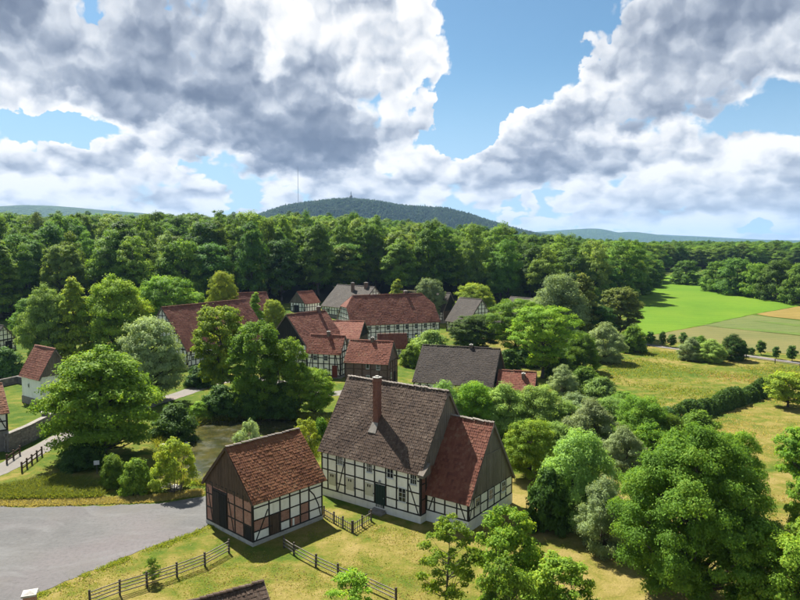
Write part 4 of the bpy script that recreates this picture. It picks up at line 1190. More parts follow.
def plant(key, name, label, cat, x, y, H, Wd, mat=None, rz=None, group=None, z=None):
    crown, trunk, h0, w0 = PROTO[key]
    zz = float(ground_z(x, y)) if z is None else z
    t = thing(name, label, cat, (x, y, zz), random.uniform(0, 6.28) if rz is None else rz, group)
    t.scale = (Wd / w0, Wd / w0, H / h0)
    c = ob('crown', crown, t)
    if mat:
        c.material_slots[0].link = 'OBJECT'; c.material_slots[0].material = MATS[mat]
    ob('trunk', trunk, t)
    return t
def plant_px(key, name, label, cat, u, vb, vt, wpx, mat=None, rz=None, group=None):
    """stands where pixel (u, vb) meets the ground, reaches up to row vt, wpx wide"""
    x, y = at(u, vb)
    zg = float(terrain(x, y))
    d = pix_ray(u, vt); t = y / d[1]
    H = CAM_H + d[2] * t - zg
    return plant(key, name, label, cat, x, y, H, wpx * y / F_PX * 1.02, mat, rz, group)
P = plant_px
# garden, right front
P('ash', 'ash_tree', 'largest broad green tree, filling the lower right of the garden', 'tree', 692, 604, 424, 166, 'leaf_mid', .4)
P('sapling', 'young_tree', 'slender open young tree standing in front of the red-roofed wing', 'tree', 447, 606, 512, 70, 'leaf_bright')
P('thicket', 'young_tree', 'loose light green young tree right of the slender one, below the wing gable', 'tree', 506, 588, 510, 84, 'leaf_bright')
P('thicket', 'shrub', 'low light green shrub at the bottom edge below the silver bush', 'shrub', 560, 622, 558, 90, 'leaf_bright')
P('sapling', 'young_tree', 'small leafy treetop at the bottom edge between the fences', 'tree', 352, 650, 566, 70, 'leaf_bright')
P('thicket', 'shrub', 'light green shrub at the bottom edge below the slender young tree', 'shrub', 505, 660, 560, 80, 'leaf_mid')
P('willow', 'willow_tree', 'rounded light green willow directly left of the largest tree', 'tree', 578, 522, 434, 84, 'leaf_willow')
P('willow_b', 'silver_willow', 'silver grey-green willow bush at the left foot of the largest tree', 'bush', 604, 552, 480, 62, 'leaf_silver')
P('bush', 'bush', 'dark green bush between the wing gable and the light green willow', 'bush', 548, 530, 470, 46, 'leaf_dark')
P('broad_b', 'garden_tree', 'medium green round tree just right of the wing gable', 'tree', 530, 478, 420, 56, 'leaf_bright')
P('willow_b', 'silver_willow', 'silver grey willow behind the light green willow, level with the roof ridge', 'bush', 590, 455, 401, 62, 'leaf_silver')
P('willow', 'willow_tree', 'green willow behind the top of the largest tree', 'tree', 640, 452, 398, 66, 'leaf_mid')
P('broad_b', 'garden_tree', 'green tree peeping out behind the right shoulder of the largest tree', 'tree', 732, 520, 432, 60, 'leaf_bright')
P('thicket', 'shrub', 'green shrub in the shade at the right foot of the largest tree', 'shrub', 650, 470, 425, 50, 'leaf_bright')
P('broad_b', 'garden_tree', 'leafy tree cut by the lower right corner', 'tree', 790, 650, 536, 100, 'leaf_bright')
P('orchard', 'fruit_tree', 'fruit tree cut by the right edge below the lawn', 'tree', 806, 490, 428, 66, 'leaf_bright')
P('orchard', 'fruit_tree', 'smaller fruit tree at the right edge, lower of the two', 'tree', 806, 540, 480, 46, 'leaf_mid')
P('orchard', 'fruit_tree', 'small spreading fruit tree on the lawn at the end of the hedge', 'tree', 788, 407, 373, 44, 'leaf_lime')
P('orchard', 'fruit_tree', 'fruit tree at the right edge above the corner tree', 'tree', 812, 590, 520, 60, 'leaf_bright')
for u, vb, vt, w, key, m, lab in ((556, 466, 424, 50, 'willow', 'leaf_willow', 'pale willow between the round tree by the wing and the silver willow'), (622, 474, 428, 52, 'willow_b', 'leaf_silver', 'silver willow behind the left shoulder of the largest tree'),
        (602, 436, 404, 44, 'willow', 'leaf_mid', 'green willow above the silver willow, below the meadow bushes'), (638, 444, 410, 44, 'willow_b', 'leaf_willow', 'pale willow at the meadow side above the largest tree'), (566, 436, 402, 46, 'willow_b', 'leaf_willow', 'pale green willow right of the round tree by the wing'),
        (668, 452, 416, 44, 'willow', 'leaf_mid', 'green willow behind the crown of the largest tree'), (700, 440, 412, 40, 'bush', 'leaf_mid', 'green bush between the hedge and the largest tree')):
    P(key, 'belt_willow', lab, 'bush', u, vb, vt, w, m, group='belt of willows right of the farmhouse')
# row of willow bushes behind the farmhouse
for i, (u, vt, w, m, lab) in enumerate(((444, 383, 54, 'leaf_willow', 'willow bush nearest the farmhouse ridge in the row behind it'), (473, 384, 54, 'leaf_bright', 'second willow bush from the farmhouse ridge in the row behind it'),
        (504, 385, 56, 'leaf_willow', 'third willow bush from the farmhouse ridge, below the red annexe roof'), (539, 387, 58, 'leaf_willow', 'fourth willow bush from the farmhouse ridge, right of the red annexe'),
        (574, 394, 60, 'leaf_silver', 'fifth, paler willow bush of the row behind the farmhouse'), (612, 399, 58, 'leaf_willow', 'willow bush at the right end of the row, beside the hay meadow'))):
    P('willow' if i % 2 else 'willow_b', 'willow_bush', lab, 'bush', u, 434 - (i == 4) * 4, vt, w, m, group='row of willow bushes behind the farmhouse')
for u, vt, w, m, lab in ((458, 389, 46, 'leaf_bright', 'lower bush filling the gap after the first willow bush behind the farmhouse'), (488, 391, 46, 'leaf_willow', 'lower bush filling the gap after the second willow bush behind the farmhouse'), (521, 392, 46, 'leaf_mid', 'lower bush filling the gap after the third willow bush, under the annexe')):
    P('willow', 'willow_bush', lab, 'bush', u, 424, vt, w, m, group='row of willow bushes behind the farmhouse')
P('willow_b', 'silver_willow', 'silver bush standing right of the red annexe roof', 'bush', 563, 396, 366, 34, 'leaf_silver')
# around the village
P('robinia', 'robinia_tree', 'bright green open-crowned tree above the red annexe roof', 'tree', 542, 378, 306, 76, 'leaf_bright', 1.0)
P('robinia', 'robinia_tree', 'vivid green tree left behind the open-crowned bright tree', 'tree', 516, 360, 299, 60, 'leaf_bright', 3.0)
P('broad_b', 'round_tree', 'dark green round tree in front of the timbered grey house', 'tree', 474, 352, 315, 54, 'leaf_deep')
P('bush', 'shrub', 'pale shrub in front of the right end of the long house', 'shrub', 430, 360, 331, 40, 'leaf_willow')
P('bush', 'shrub', 'light shrub between the long house and the dark-roofed house', 'shrub', 412, 366, 345, 26, 'leaf_bright')
P('conic', 'young_tree', 'pointed yellow-green tree behind the ridge of the long house', 'tree', 397, 320, 279, 24, 'leaf_lime')
P('broad_b', 'young_tree', 'pale green tree behind the right end of the long house ridge', 'tree', 430, 322, 279, 32, 'leaf_silver')
P('broad_b', 'young_tree', 'yellow-green tree behind the timbered grey house', 'tree', 474, 322, 284, 42, 'leaf_lime')
P('willow', 'willow_tree', 'tall grey-green willow behind the bright open-crowned tree', 'tree', 558, 345, 277, 62, 'leaf_silver')
P('conic', 'lime_tree', 'brownish green pointed tree right behind the tall grey-green willow', 'tree', 582, 342, 273, 44, 'leaf_olive')
P('dense', 'lime_tree', 'olive brown dense rounded tree at the corner of the bright green field', 'tree', 620, 338, 288, 46, 'leaf_olive')
P('willow_b', 'silver_willow', 'silver willow bush beside the hay meadow below the olive tree', 'bush', 605, 362, 324, 46, 'leaf_silver')
P('bush', 'bush', 'green bush at the meadow corner next to the silver willow', 'bush', 632, 352, 327, 28, 'leaf_mid')
P('willow', 'willow_tree', 'green willow bush at the near left corner of the hay meadow', 'bush', 582, 372, 334, 40, 'leaf_mid')
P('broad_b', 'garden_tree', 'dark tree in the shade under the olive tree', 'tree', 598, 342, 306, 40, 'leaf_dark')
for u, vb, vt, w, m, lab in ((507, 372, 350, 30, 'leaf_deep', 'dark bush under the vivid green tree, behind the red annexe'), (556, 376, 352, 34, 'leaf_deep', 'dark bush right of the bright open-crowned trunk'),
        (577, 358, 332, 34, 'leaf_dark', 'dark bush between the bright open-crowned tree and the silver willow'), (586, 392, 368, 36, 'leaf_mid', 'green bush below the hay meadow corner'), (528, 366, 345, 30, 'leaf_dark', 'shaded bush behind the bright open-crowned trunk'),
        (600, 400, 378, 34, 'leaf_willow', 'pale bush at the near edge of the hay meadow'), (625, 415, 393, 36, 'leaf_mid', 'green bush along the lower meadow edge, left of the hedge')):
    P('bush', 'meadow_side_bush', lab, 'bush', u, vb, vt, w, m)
# left of the pond
P('broad', 'spreading_tree', 'big spreading green tree between the white hut and the pond', 'tree', 103, 457, 345, 120, 'leaf_bright', 2.0)
P('broad_b', 'pear_tree', 'grey-green tree in front of the long hall house gable', 'tree', 151, 402, 319, 68, 'leaf_silver')
P('broad', 'garden_tree', 'pale leafy tree far left behind the white hut', 'tree', 48, 366, 284, 54, 'leaf_willow')
P('conic', 'lime_tree', 'yellow-green pointed tree behind the white hut', 'tree', 76, 366, 277, 48, 'leaf_lime')
P('broad', 'garden_tree', 'bright green broad tree left of the long hall house', 'tree', 116, 364, 274, 74, 'leaf_bright')
P('broad_b', 'garden_tree', 'green round tree behind the left end of the hall house ridge', 'tree', 168, 338, 277, 62, 'leaf_bright')
P('broad_b', 'young_tree', 'light green treetop above the middle of the hall house ridge', 'tree', 224, 328, 272, 34, 'leaf_lime')
P('conic', 'young_tree', 'small pointed tree right of the hall house ridge', 'tree', 256, 338, 292, 22, 'leaf_bright')
P('broad_b', 'young_tree', 'small light green tree between the hall house and the little shed', 'tree', 274, 336, 300, 24, 'leaf_lime')
P('dense', 'maple_tree', 'rounded yellow-tipped dense tree in front of the hall house roof', 'tree', 221, 394, 307, 56, 'leaf_lime', .5)
P('alder', 'alder_tree', 'tall multi-stemmed green tree on the far bank of the pond', 'tree', 258, 414, 324, 58, 'leaf_mid', .2)
P('alder', 'alder_tree', 'second multi-stemmed tree on the pond bank, nearer the white cottage', 'tree', 286, 413, 340, 48, 'leaf_bright', 1.9)
P('broad_b', 'pond_bush', 'bright green bush at the right end of the pond bank by the cottage', 'bush', 314, 414, 369, 44, 'leaf_bright')
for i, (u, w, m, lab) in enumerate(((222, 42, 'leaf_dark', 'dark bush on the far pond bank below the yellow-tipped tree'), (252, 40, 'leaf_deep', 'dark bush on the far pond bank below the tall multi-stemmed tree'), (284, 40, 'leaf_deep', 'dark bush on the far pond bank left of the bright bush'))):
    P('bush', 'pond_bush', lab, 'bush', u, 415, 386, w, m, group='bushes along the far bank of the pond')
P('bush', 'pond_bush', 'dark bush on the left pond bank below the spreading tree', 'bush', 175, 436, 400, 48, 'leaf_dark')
P('bush', 'pond_bush', 'small bright bush at the pond tip beside the gravel lane', 'bush', 200, 418, 402, 24, 'leaf_bright')
P('thicket', 'pond_shrub', 'loose light green shrub on the near pond bank left of the barn', 'shrub', 176, 492, 440, 52, 'leaf_lime')
P('boxball', 'box_bush', 'left of two dense rounded green bushes at the yard edge', 'bush', 114, 486, 456, 29, 'leaf_bright')
P('boxball', 'box_bush', 'right of two dense rounded green bushes at the yard edge', 'bush', 135, 493, 461, 33, 'leaf_bright')
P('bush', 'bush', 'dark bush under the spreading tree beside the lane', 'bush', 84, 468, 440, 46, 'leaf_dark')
P('thicket', 'pond_shrub', 'light shrub behind the barn ridge at the pond edge', 'shrub', 250, 482, 422, 40, 'leaf_silver')
P('thicket', 'pond_shrub', 'bright shrub between the barn and the farmhouse', 'shrub', 306, 470, 420, 40, 'leaf_lime')
P('bush', 'pond_shrub', 'small bright shrub at the pond edge left of the farmhouse roof', 'shrub', 322, 442, 412, 22, 'leaf_bright')
P('bush', 'shrub', 'green shrub beside the far left house', 'shrub', 6, 376, 348, 34, 'leaf_hedge')
P('sapling', 'sapling', 'tiny staked sapling on the grass by the gravel yard', 'sapling', 152, 583, 556, 20, 'leaf_mid')
P('bush', 'shrub', 'low dark shrub below the hall house eaves', 'shrub', 200, 386, 366, 30, 'leaf_dark')
# meadow bushes and road shrubs
for u, vb, vt, w, m, lab in ((690, 360, 338, 28, 'leaf_silver', 'leftmost grey-green bush of the clump in the hay meadow'), (711, 362, 340, 32, 'leaf_willow', 'middle pale bush of the clump in the hay meadow'),
                          (733, 360, 335, 32, 'leaf_dark', 'rightmost dark bush of the clump in the hay meadow'), (701, 352, 336, 18, 'leaf_mid', 'small bush behind the clump in the hay meadow')):
    P('willow_b', 'meadow_bush', lab, 'bush', u, vb, vt, w, m, group='bush clump in the hay meadow')
for i, (u, vb, vt, w) in enumerate(((651, 345, 332, 9), (662, 346, 332, 7), (671, 347, 335, 10), (683, 346, 333, 9), (694, 348, 337, 8), (742, 353, 341, 8), (752, 355, 348, 6), (761, 355, 341, 9), (776, 359, 347, 8), (792, 361, 346, 11))):
    lab = ['leftmost', 'second', 'third', 'fourth', 'fifth', 'sixth', 'seventh, smallest', 'eighth', 'ninth', 'rightmost'][i] + ' of the small dark trees lining the field road'
    P('shrublet', 'roadside_tree', lab, 'tree', u, vb, vt, w * .95, 'leaf_dark', group='small trees along the field road')
# clipped hedge below the meadow
def hedge():
    a, b = Vector(at(676, 424)), Vector(at(768, 393))
    L = (b - a).length; r = np.random.default_rng(77)
    h = thing('hedge', 'dense dark green hedge along the lower edge of the hay meadow', 'hedge', (a.x, a.y, 0), math.atan2((b - a).y, (b - a).x))
    n = 30000
    x = r.uniform(0, L, n); lump = .5 + .5 * np.sin(x * 1.9 + np.sin(x * .7) * 2)
    hh = 2.1 + .7 * lump + .4 * np.sin(x * .45); ww = 1.2 + .35 * lump
    a_ = r.uniform(-.15, math.pi + .15, n); k = 1 - .35 * r.uniform(0, 1, n) ** 2
    pos = np.stack([x, np.cos(a_) * ww * k + r.normal(0, .1, n), np.maximum(.05, np.sin(a_) * hh * k)], 1)
    d = np.stack([r.normal(0, .35, n), np.cos(a_), np.sin(a_)], 1)
    nrm = unit(d + r.normal(size=(n, 3)) * .55)
    tint = np.clip(.5 + .3 * np.sin(x * 2.3) + r.normal(0, .18, n), 0, 1)
    ob('foliage', quads_mesh('foliage', leaf_quads(pos, nrm, .32, r), n, 'leaf_hedge', tint), h)
    mb = MB()
    for k in range(int(L / 1.2)):
        mb.tube([(k * 1.2 + .4, 0, -.1), (k * 1.2 + .5, .1, 1.3)], [.06, .03], 5)
    mb.ob('stem', 'bark', h)
hedge()
for u, vb, vt, w, m, lab in ((650, 432, 404, 36, 'leaf_mid', 'green bush at the left end of the dark hedge'), (668, 436, 408, 30, 'leaf_hedge', 'dark bush joining the left end of the hedge')):
    P('bush', 'hedge_bush', lab, 'bush', u, vb, vt, w, m)
# field-side trees on the right
for u, vb, vt, w, key, m, lab in ((686, 284, 261, 30, 'grove', 'leaf_forest_c', 'round tree standing alone at the far corner of the bright green field'),
        (716, 291, 262, 30, 'grove', 'leaf_forest_a', 'leftmost tree of the row above the bright green field'), (736, 294, 259, 40, 'grove', 'leaf_forest_c', 'second tree of the row above the bright green field'),
        (757, 297, 264, 32, 'grove', 'leaf_forest_b', 'third, lighter tree of the row above the bright green field'), (778, 300, 261, 40, 'grove', 'leaf_forest_c', 'fourth tree of the row above the bright green field'),
        (802, 304, 264, 40, 'grove', 'leaf_forest_a', 'tree of the row above the bright green field at the right edge'), (830, 308, 266, 40, 'grove', 'leaf_forest_a', 'tree of the field row just beyond the right edge')):
    P(key, 'field_tree', lab, 'tree', u, vb, vt, w * 1.05, m, group='trees above the bright green field')

# leafy mantle along the forest foot
for i, (u, vb, h, w, m, lab) in enumerate(((604, 306, 8, 9, 'leaf_forest_b', 'low leafy tree at the forest foot behind the olive tree'), (626, 300, 9, 10, 'leaf_forest_a', 'low leafy tree at the forest foot beside the upper left field corner'), (640, 294, 10, 11, 'leaf_forest_c', 'rounded low tree where forest and bright field meet'),
        (648, 287, 10, 12, 'leaf_forest_a', 'low tree on the forest edge above the bright field'), (655, 281, 11, 12, 'leaf_forest_b', 'farthest low tree on the forest edge above the bright field'), (590, 309, 8, 9, 'leaf_forest_a', 'low forest edge tree behind the brownish pointed tree'),
        (30, 330, 9, 11, 'leaf_forest_a', 'low leafy tree at the forest foot behind the far left house'), (140, 326, 9, 12, 'leaf_forest_b', 'low leafy tree at the forest foot left of the hall house'), (196, 318, 8, 10, 'leaf_bright', 'low bright tree at the forest foot above the hall house ridge'))):
    x, y = at(u, vb)
    plant('grove', 'edge_tree', lab, 'tree', x, y, h, w, m, group='low trees along the forest foot')

# ------------------------------------------------------------------ forest
def forest():
    r = np.random.default_rng(5)
    pts = []
    x0, x1, y0, y1, sp = -330, 560, 196, 760, 9.6
    for y in np.arange(y0, y1, sp):
        s = sp if y < 430 else sp * 1.0
        for x in np.arange(x0, x1, s):
            px, py = x + r.uniform(-.48, .48) * s, y + r.uniform(-.48, .48) * s
            if abs(px) > py * .72 + 20: continue
            pts.append((px, py))
    pts = np.array(pts)
    fe = [(-330, 192), (-150, 198), (-110, 207), (-70, 219), (-48, 232), (-20, 242), (30, 246), (60, 242), (84, 254), (104, 289), (132, 349), (165, 436), (230, 470), (330, 470), (470, 560), (700, 700), (700, 800), (-330, 800)]
    ins = poly_sd(pts[:, 0], pts[:, 1], fe) < 0
    pts = pts[ins]
    order = np.argsort(pts[:, 1]); pts = pts[order]
    near = pts[:290]; rest = pts[290:]
    tones = {'leaf_forest_a': 'mid green', 'leaf_forest_b': 'fresh green', 'leaf_forest_c': 'dark green', 'leaf_forest_d': 'pale green'}
    mats = list(tones)
    for (x, y) in near:
        k = int(r.integers(0, 6)); m = mats[int(r.choice(4, p=(.32, .28, .22, .18)))]
        u = 400 + F_PX * x / y
        where = next(w for lim, w in ((22, 'touching the left edge of the picture'), (55, 'left of the pale tree behind the hut'), (100, 'above the yellow-green pointed tree'), (150, 'above the bright broad tree'), (250, 'above the long hall house'), (335, 'above the little white shed'), (440, 'above the long house'),
                                      (510, 'above the grey-roofed houses'), (595, 'behind the tall grey-green willow'), (9999, 'left of the bright green field')) if u < lim)
        sdv = -float(poly_sd(np.array(x), np.array(y), fe))
        row = 'in the first rank' if sdv < 12 else 'in the second rank' if sdv < 26 else 'in the rear ranks'
        H = r.uniform(18, 30); W = r.uniform(10.5, 18)
        if u > 520: H *= .88
        key = 'wood%d' % k if r.uniform() > .16 else ('conic', 'dense', 'grove')[int(r.integers(0, 3))]
        plant(key, 'forest_tree', '%s forest tree %s, %s' % (tones[m], row, where), 'tree', x, y, H, W, m, r.uniform(0, 6.28), 'forest trees %s, %s, %s' % (row, where, tones[m]), z=float(terrain(x, y)))
    return rest
REST = forest()
def scatter(name, pts, scales, keys, mats, seed, rz=True):
    """one stuff object: crowns instanced on points"""
    coll = bpy.data.collections.new(name + '_kinds')
    for i, k in enumerate(keys):
        o = bpy.data.objects.new('forest_crown', PROTO[k][0])
        coll.objects.link(o)
        o.material_slots[0].link = 'OBJECT'; o.material_slots[0].material = MATS[mats[i]]
    me = bpy.data.meshes.new(name)
    me.vertices.add(len(pts)); me.vertices.foreach_set('co', np.asarray(pts, dtype=np.float32).ravel()); me.update()
    a = me.attributes.new('size', 'FLOAT_VECTOR', 'POINT'); a.data.foreach_set('vector', np.asarray(scales, dtype=np.float32).ravel())
    o = ob(name, me)
    ng = bpy.data.node_groups.new(name, 'GeometryNodeTree')
    ng.interface.new_socket('Geometry', in_out='INPUT', socket_type='NodeSocketGeometry'); ng.interface.new_socket('Geometry', in_out='OUTPUT', socket_type='NodeSocketGeometry')
    N = ng.nodes; Lk = ng.links
    gi = N.new('NodeGroupInput'); go = N.new('NodeGroupOutput')
    ci = N.new('GeometryNodeCollectionInfo'); ci.inputs['Collection'].default_value = coll; ci.inputs['Separate Children'].default_value = True; ci.inputs['Reset Children'].default_value = True
    ip = N.new('GeometryNodeInstanceOnPoints'); ip.inputs['Pick Instance'].default_value = True
    ri = N.new('FunctionNodeRandomValue'); ri.data_type = 'INT'; ri.inputs['Min'].default_value = 0; ri.inputs['Max'].default_value = len(keys) - 1; ri.inputs['Seed'].default_value = seed
    rr = N.new('FunctionNodeRandomValue'); rr.data_type = 'FLOAT_VECTOR'; rr.inputs['Min'].default_value = (0, 0, 0); rr.inputs['Max'].default_value = (.05, .05, 6.28); rr.inputs['Seed'].default_value = seed + 1
    na = N.new('GeometryNodeInputNamedAttribute'); na.data_type = 'FLOAT_VECTOR'; na.inputs['Name'].default_value = 'size'
    Lk.new(gi.outputs[0], ip.inputs['Points']); Lk.new(ci.outputs[0], ip.inputs['Instance'])
    Lk.new(ri.outputs['Value'], ip.inputs['Instance Index'])
    Lk.new(rr.outputs['Value'], ip.inputs['Rotation']); Lk.new(na.outputs['Attribute'], ip.inputs['Scale'])
    Lk.new(ip.outputs[0], go.inputs[0])
    md = o.modifiers.new('scatter', 'NODES'); md.node_group = ng
    return o
def deep_forest():
    r = np.random.default_rng(9)
    x, y = REST[:, 0], REST[:, 1]
    z = terrain(x, y)
    # farther woods, thinning out with distance
    far = []
    for y0, y1, sp in ((770, 1300, 15), (1300, 2300, 26)):
        for yy in np.arange(y0, y1, sp):
            for xx in np.arange(-yy * .72, yy * .80, sp):
                if r.uniform() < .9: far.append((xx + r.uniform(-.5, .5) * sp, yy + r.uniform(-.5, .5) * sp))
    far = np.array(far)
    zf = terrain(far[:, 0], far[:, 1])
    P1 = np.concatenate([np.stack([x, y, z], 1), np.stack([far[:, 0], far[:, 1], zf], 1)])
    n1, n2 = len(x), len(far)
    h = np.concatenate([r.uniform(.80, 1.08, n1), r.uniform(.8, 1.15, n2)])
    w = np.concatenate([r.uniform(.9, 1.25, n1), r.uniform(1.2, 1.7, n2) * np.where(far[:, 1] > 1300, 1.6, 1.1)])
    uu = 400 + F_PX * P1[:, 0] / P1[:, 1]
    h = h * np.interp(uu, [480, 640], [1.0, .74])
    sc = np.stack([w, w, h], 1)
    o = scatter('deep_forest', P1, sc, ['wood%d' % k for k in range(6)], ['leaf_forest_a', 'leaf_forest_b', 'leaf_forest_c', 'leaf_forest_d', 'leaf_forest_a', 'leaf_forest_c'], 3)
    put_props(o, 'continuous broadleaf forest canopy stretching back to the hills', 'forest', kind='stuff')
deep_forest()

# ------------------------------------------------------------------ hills
def hill_profile(pts):
    xs = [p[0] for p in pts]; zs = [p[1] for p in pts]
    return lambda x: np.interp(x, xs, zs)
def build_hill(name, y, depth, sky, mat, tree=None, nx=160, ny=36, seed=1, rough=6.0):
    """ridge whose skyline passes through photograph columns/rows given in sky"""
    r = np.random.default_rng(seed)
    px = [(y * (u - 400) / F_PX, CAM_H + (247.3 - v) / F_PX * y) for u, v in sky]
    f = hill_profile(px)
    xs = np.linspace(px[0][0], px[-1][0], nx); t = np.linspace(0, 1, ny)
    XX, TT = np.meshgrid(xs, t)
    prof = np.sin(np.pi * TT) ** 1.1
    base = f(xs)
    ker = np.ones(5) / 5; base = np.convolve(np.pad(base, 2, 'edge'), ker, 'valid')
    wob = 0
    for k in range(5):
        wob = wob + np.sin(XX / (y * .03) * (1.7 ** k) + r.uniform(0, 6) + TT * 5 * (k + 1)) * np.cos(TT * 9 * (1 + .5 * k) + r.uniform(0, 6)) / (1.6 ** k)
    Z = -40 + (base[None, :] + 40) * prof + wob * rough * prof * (1 - prof)
    Y = y + (TT - .5) * depth + np.sin(XX / (y * .05)) * depth * .04
    V = np.stack([XX, Y, Z], -1).reshape(-1, 3)
    i = (np.arange(ny - 1)[:, None] * nx + np.arange(nx - 1)[None, :]).ravel()
    Fq = np.stack([i, i + 1, i + nx + 1, i + nx], -1)
    o = ob(name, fast_mesh(name, V, Fq, mat, True))
    put_props(o, kind='structure')
    return XX, Y, Z, px
def hill_mats():
    m, g, p, _ = new_mat('wooded_slope')
    w = world_co(g)
    n = g.noise(w, .012, 6, .65); v = g.voro(w, .045, 1, .5)
    col = g.mix(g.smooth(n, .3, .7), (.022, .050, .022), (.040, .078, .028))
    g.put(p.inputs['Base Color'], col); bump(g, p, g.sub(1.0, v), 1.0, 12)
    p.inputs['Specular IOR Level'].default_value = .05
    MATS['wooded_slope'] = m
hill_mats()
S0 = 247.3
XX, YY, ZZ, HP = build_hill('wooded_hill', 2900, 1300, [(190, 236.0), (235, 229.5), (262, 216.5), (280, 210.5), (300, 207.0), (325, 204.5), (350, 203.0), (375, 204.5), (400, 208.5), (425, 210.0), (445, 210.5), (465, 215.5), (485, 222.5), (505, 229.5), (530, 236.5), (560, 240.0), (600, 247.0)], 'wooded_slope', seed=2, rough=10)
def hill_woods():
    r = np.random.default_rng(12)
    ny, nx = XX.shape
    n = 15000
    t = r.uniform(.12, .60, n) * (ny - 1); s = r.uniform(0, 1, n) * (nx - 1.001)
    i, j = t.astype(int), s.astype(int); ft, fs = t - i, s - j
    def lerp(A): return (A[i, j] * (1 - ft) + A[i + 1, j] * ft) * (1 - fs) + (A[i, j + 1] * (1 - ft) + A[i + 1, j + 1] * ft) * fs
    pts = np.stack([lerp(XX), lerp(YY), lerp(ZZ) - 1.5], 1)
    w = r.uniform(.75, 1.25, n); h = r.uniform(.55, .85, n)
    sc = np.stack([w, w, h], 1)
    o = scatter('hill_forest', pts, sc, ['hillcrown', 'hillcrown_b'], ['leaf_hill', 'leaf_hill'], 8)
    put_props(o, 'dark forest covering the distant hill behind the village', 'forest', kind='stuff')
PROTO['hillcrown'] = build_tree('hillcrown', 91, 22, 13, 2, 22, .2, 2.4, 420, S_egg, leaves_mat='leaf_forest_c', limb=0)
PROTO['hillcrown_b'] = build_tree('hillcrown_b', 92, 24, 10, 2, 20, .22, 2.2, 380, S_cone, leaves_mat='leaf_forest_c', limb=0)
hill_woods()
build_hill('far_ridge', 4300, 1500, [(-80, 214), (0, 207), (25, 205), (55, 206), (80, 208), (110, 211), (150, 214), (200, 222), (260, 238)], 'wooded_slope', seed=5, rough=10)
build_hill('distant_hills', 7200, 2200, [(470, 240), (520, 233), (545, 231.5), (565, 230), (590, 228.5), (600, 229.5), (615, 233), (630, 231.5), (645, 233), (665, 236), (690, 236.5), (720, 239), (760, 240), (800, 240.5), (850, 241), (920, 245)], 'wooded_slope', seed=6, rough=18)
build_hill('distant_hills', 9800, 2200, [(560, 244), (620, 236), (660, 234.5), (700, 236.5), (740, 239), (800, 242), (900, 246)], 'wooded_slope', seed=7, rough=18)
# lone conifers along the hill crest
def crest_trees():
    r = np.random.default_rng(21)
    mb = MB()
    k = 0
    conif = MB()
    H = 26.0
    conif.tube([(0, 0, -2), (0, 0, H * .9)], [.5, .15], 5)
    trunk = conif.mesh('pine_trunk', 'bark')
    n = 320; rr = np.random.default_rng(4)
    z = rr.uniform(.45, 1.0, n); a = rr.uniform(0, 6.28, n); rad = (1.05 - z) * 6.5 * np.sqrt(rr.uniform(.1, 1, n)) + .3
    pos = np.stack([np.cos(a) * rad, np.sin(a) * rad, z * H], 1)
    nrm = unit(np.stack([np.cos(a), np.sin(a), np.full(n, .5)], 1) + rr.normal(size=(n, 3)) * .4)
    crown = quads_mesh('pine_crown', leaf_quads(pos, nrm, 2.0, rr), n, 'leaf_dark', rr.uniform(0, 1, n))
    f = hill_profile(HP)
    for u in np.concatenate([np.arange(420, 520, 2.3), np.array([268, 273, 279, 286])]):
        u = u + r.uniform(-1, 1)
        x = 2900 * (u - 400) / F_PX
        # walk the built surface for its crest
        j = int(np.argmin(np.abs(XX[0] - x))); i = int(np.argmax(ZZ[:, j]))
        t = thing('crest_pine', 'thin conifer on the skyline of the distant wooded hill', 'tree', (x, float(YY[i, j]), float(ZZ[i, j])), 0, 'conifers along the hill crest')
        s = r.uniform(.55, .95); t.scale = (s, s, s)
        ob('crown', crown, t); ob('trunk', trunk, t)
crest_trees()
def mast():
    x = 2900 * (300 - 400) / F_PX; j = int(np.argmin(np.abs(XX[0] - x))); i = int(np.argmax(ZZ[:, j]))
    zb = float(ZZ[i, j]); top = CAM_H + (247.3 - 170) / F_PX * 2900 * 1.0
    H = top - zb
    t = thing('transmitter_mast', 'thin lattice radio mast on the distant wooded hill', 'mast', (x, float(YY[i, j]), zb - 2))
    for k in range(3):
        a = k * 2.094; m = MB(); m.tube([(1.3 * math.cos(a), 1.3 * math.sin(a), 0), (1.0 * math.cos(a), 1.0 * math.sin(a), H)], [.34, .28], 5); m.ob('leg', 'steel', t)
    m = MB()
    for q in range(int(H / 6)):
        for k in range(3):
            a, b = k * 2.094, (k + 1) * 2.094
            m.beam((1.25 * math.cos(a), 1.25 * math.sin(a), q * 6), (1.25 * math.cos(b), 1.25 * math.sin(b), q * 6 + 6), .22)
    m.ob('bracing', 'steel', t)
    m = MB(); m.tube([(0, 0, H), (0, 0, H + 10)], [.5, .25], 6); m.ob('antenna', 'steel', t)
    for k in range(3):
        a = k * 2.094 + .5; m = MB(); m.tube([(1.2 * math.cos(a), 1.2 * math.sin(a), H * .8), (70 * math.cos(a), 70 * math.sin(a), -14)], [.06, .06], 4); m.ob('guy_wire', 'steel', t)
mast()
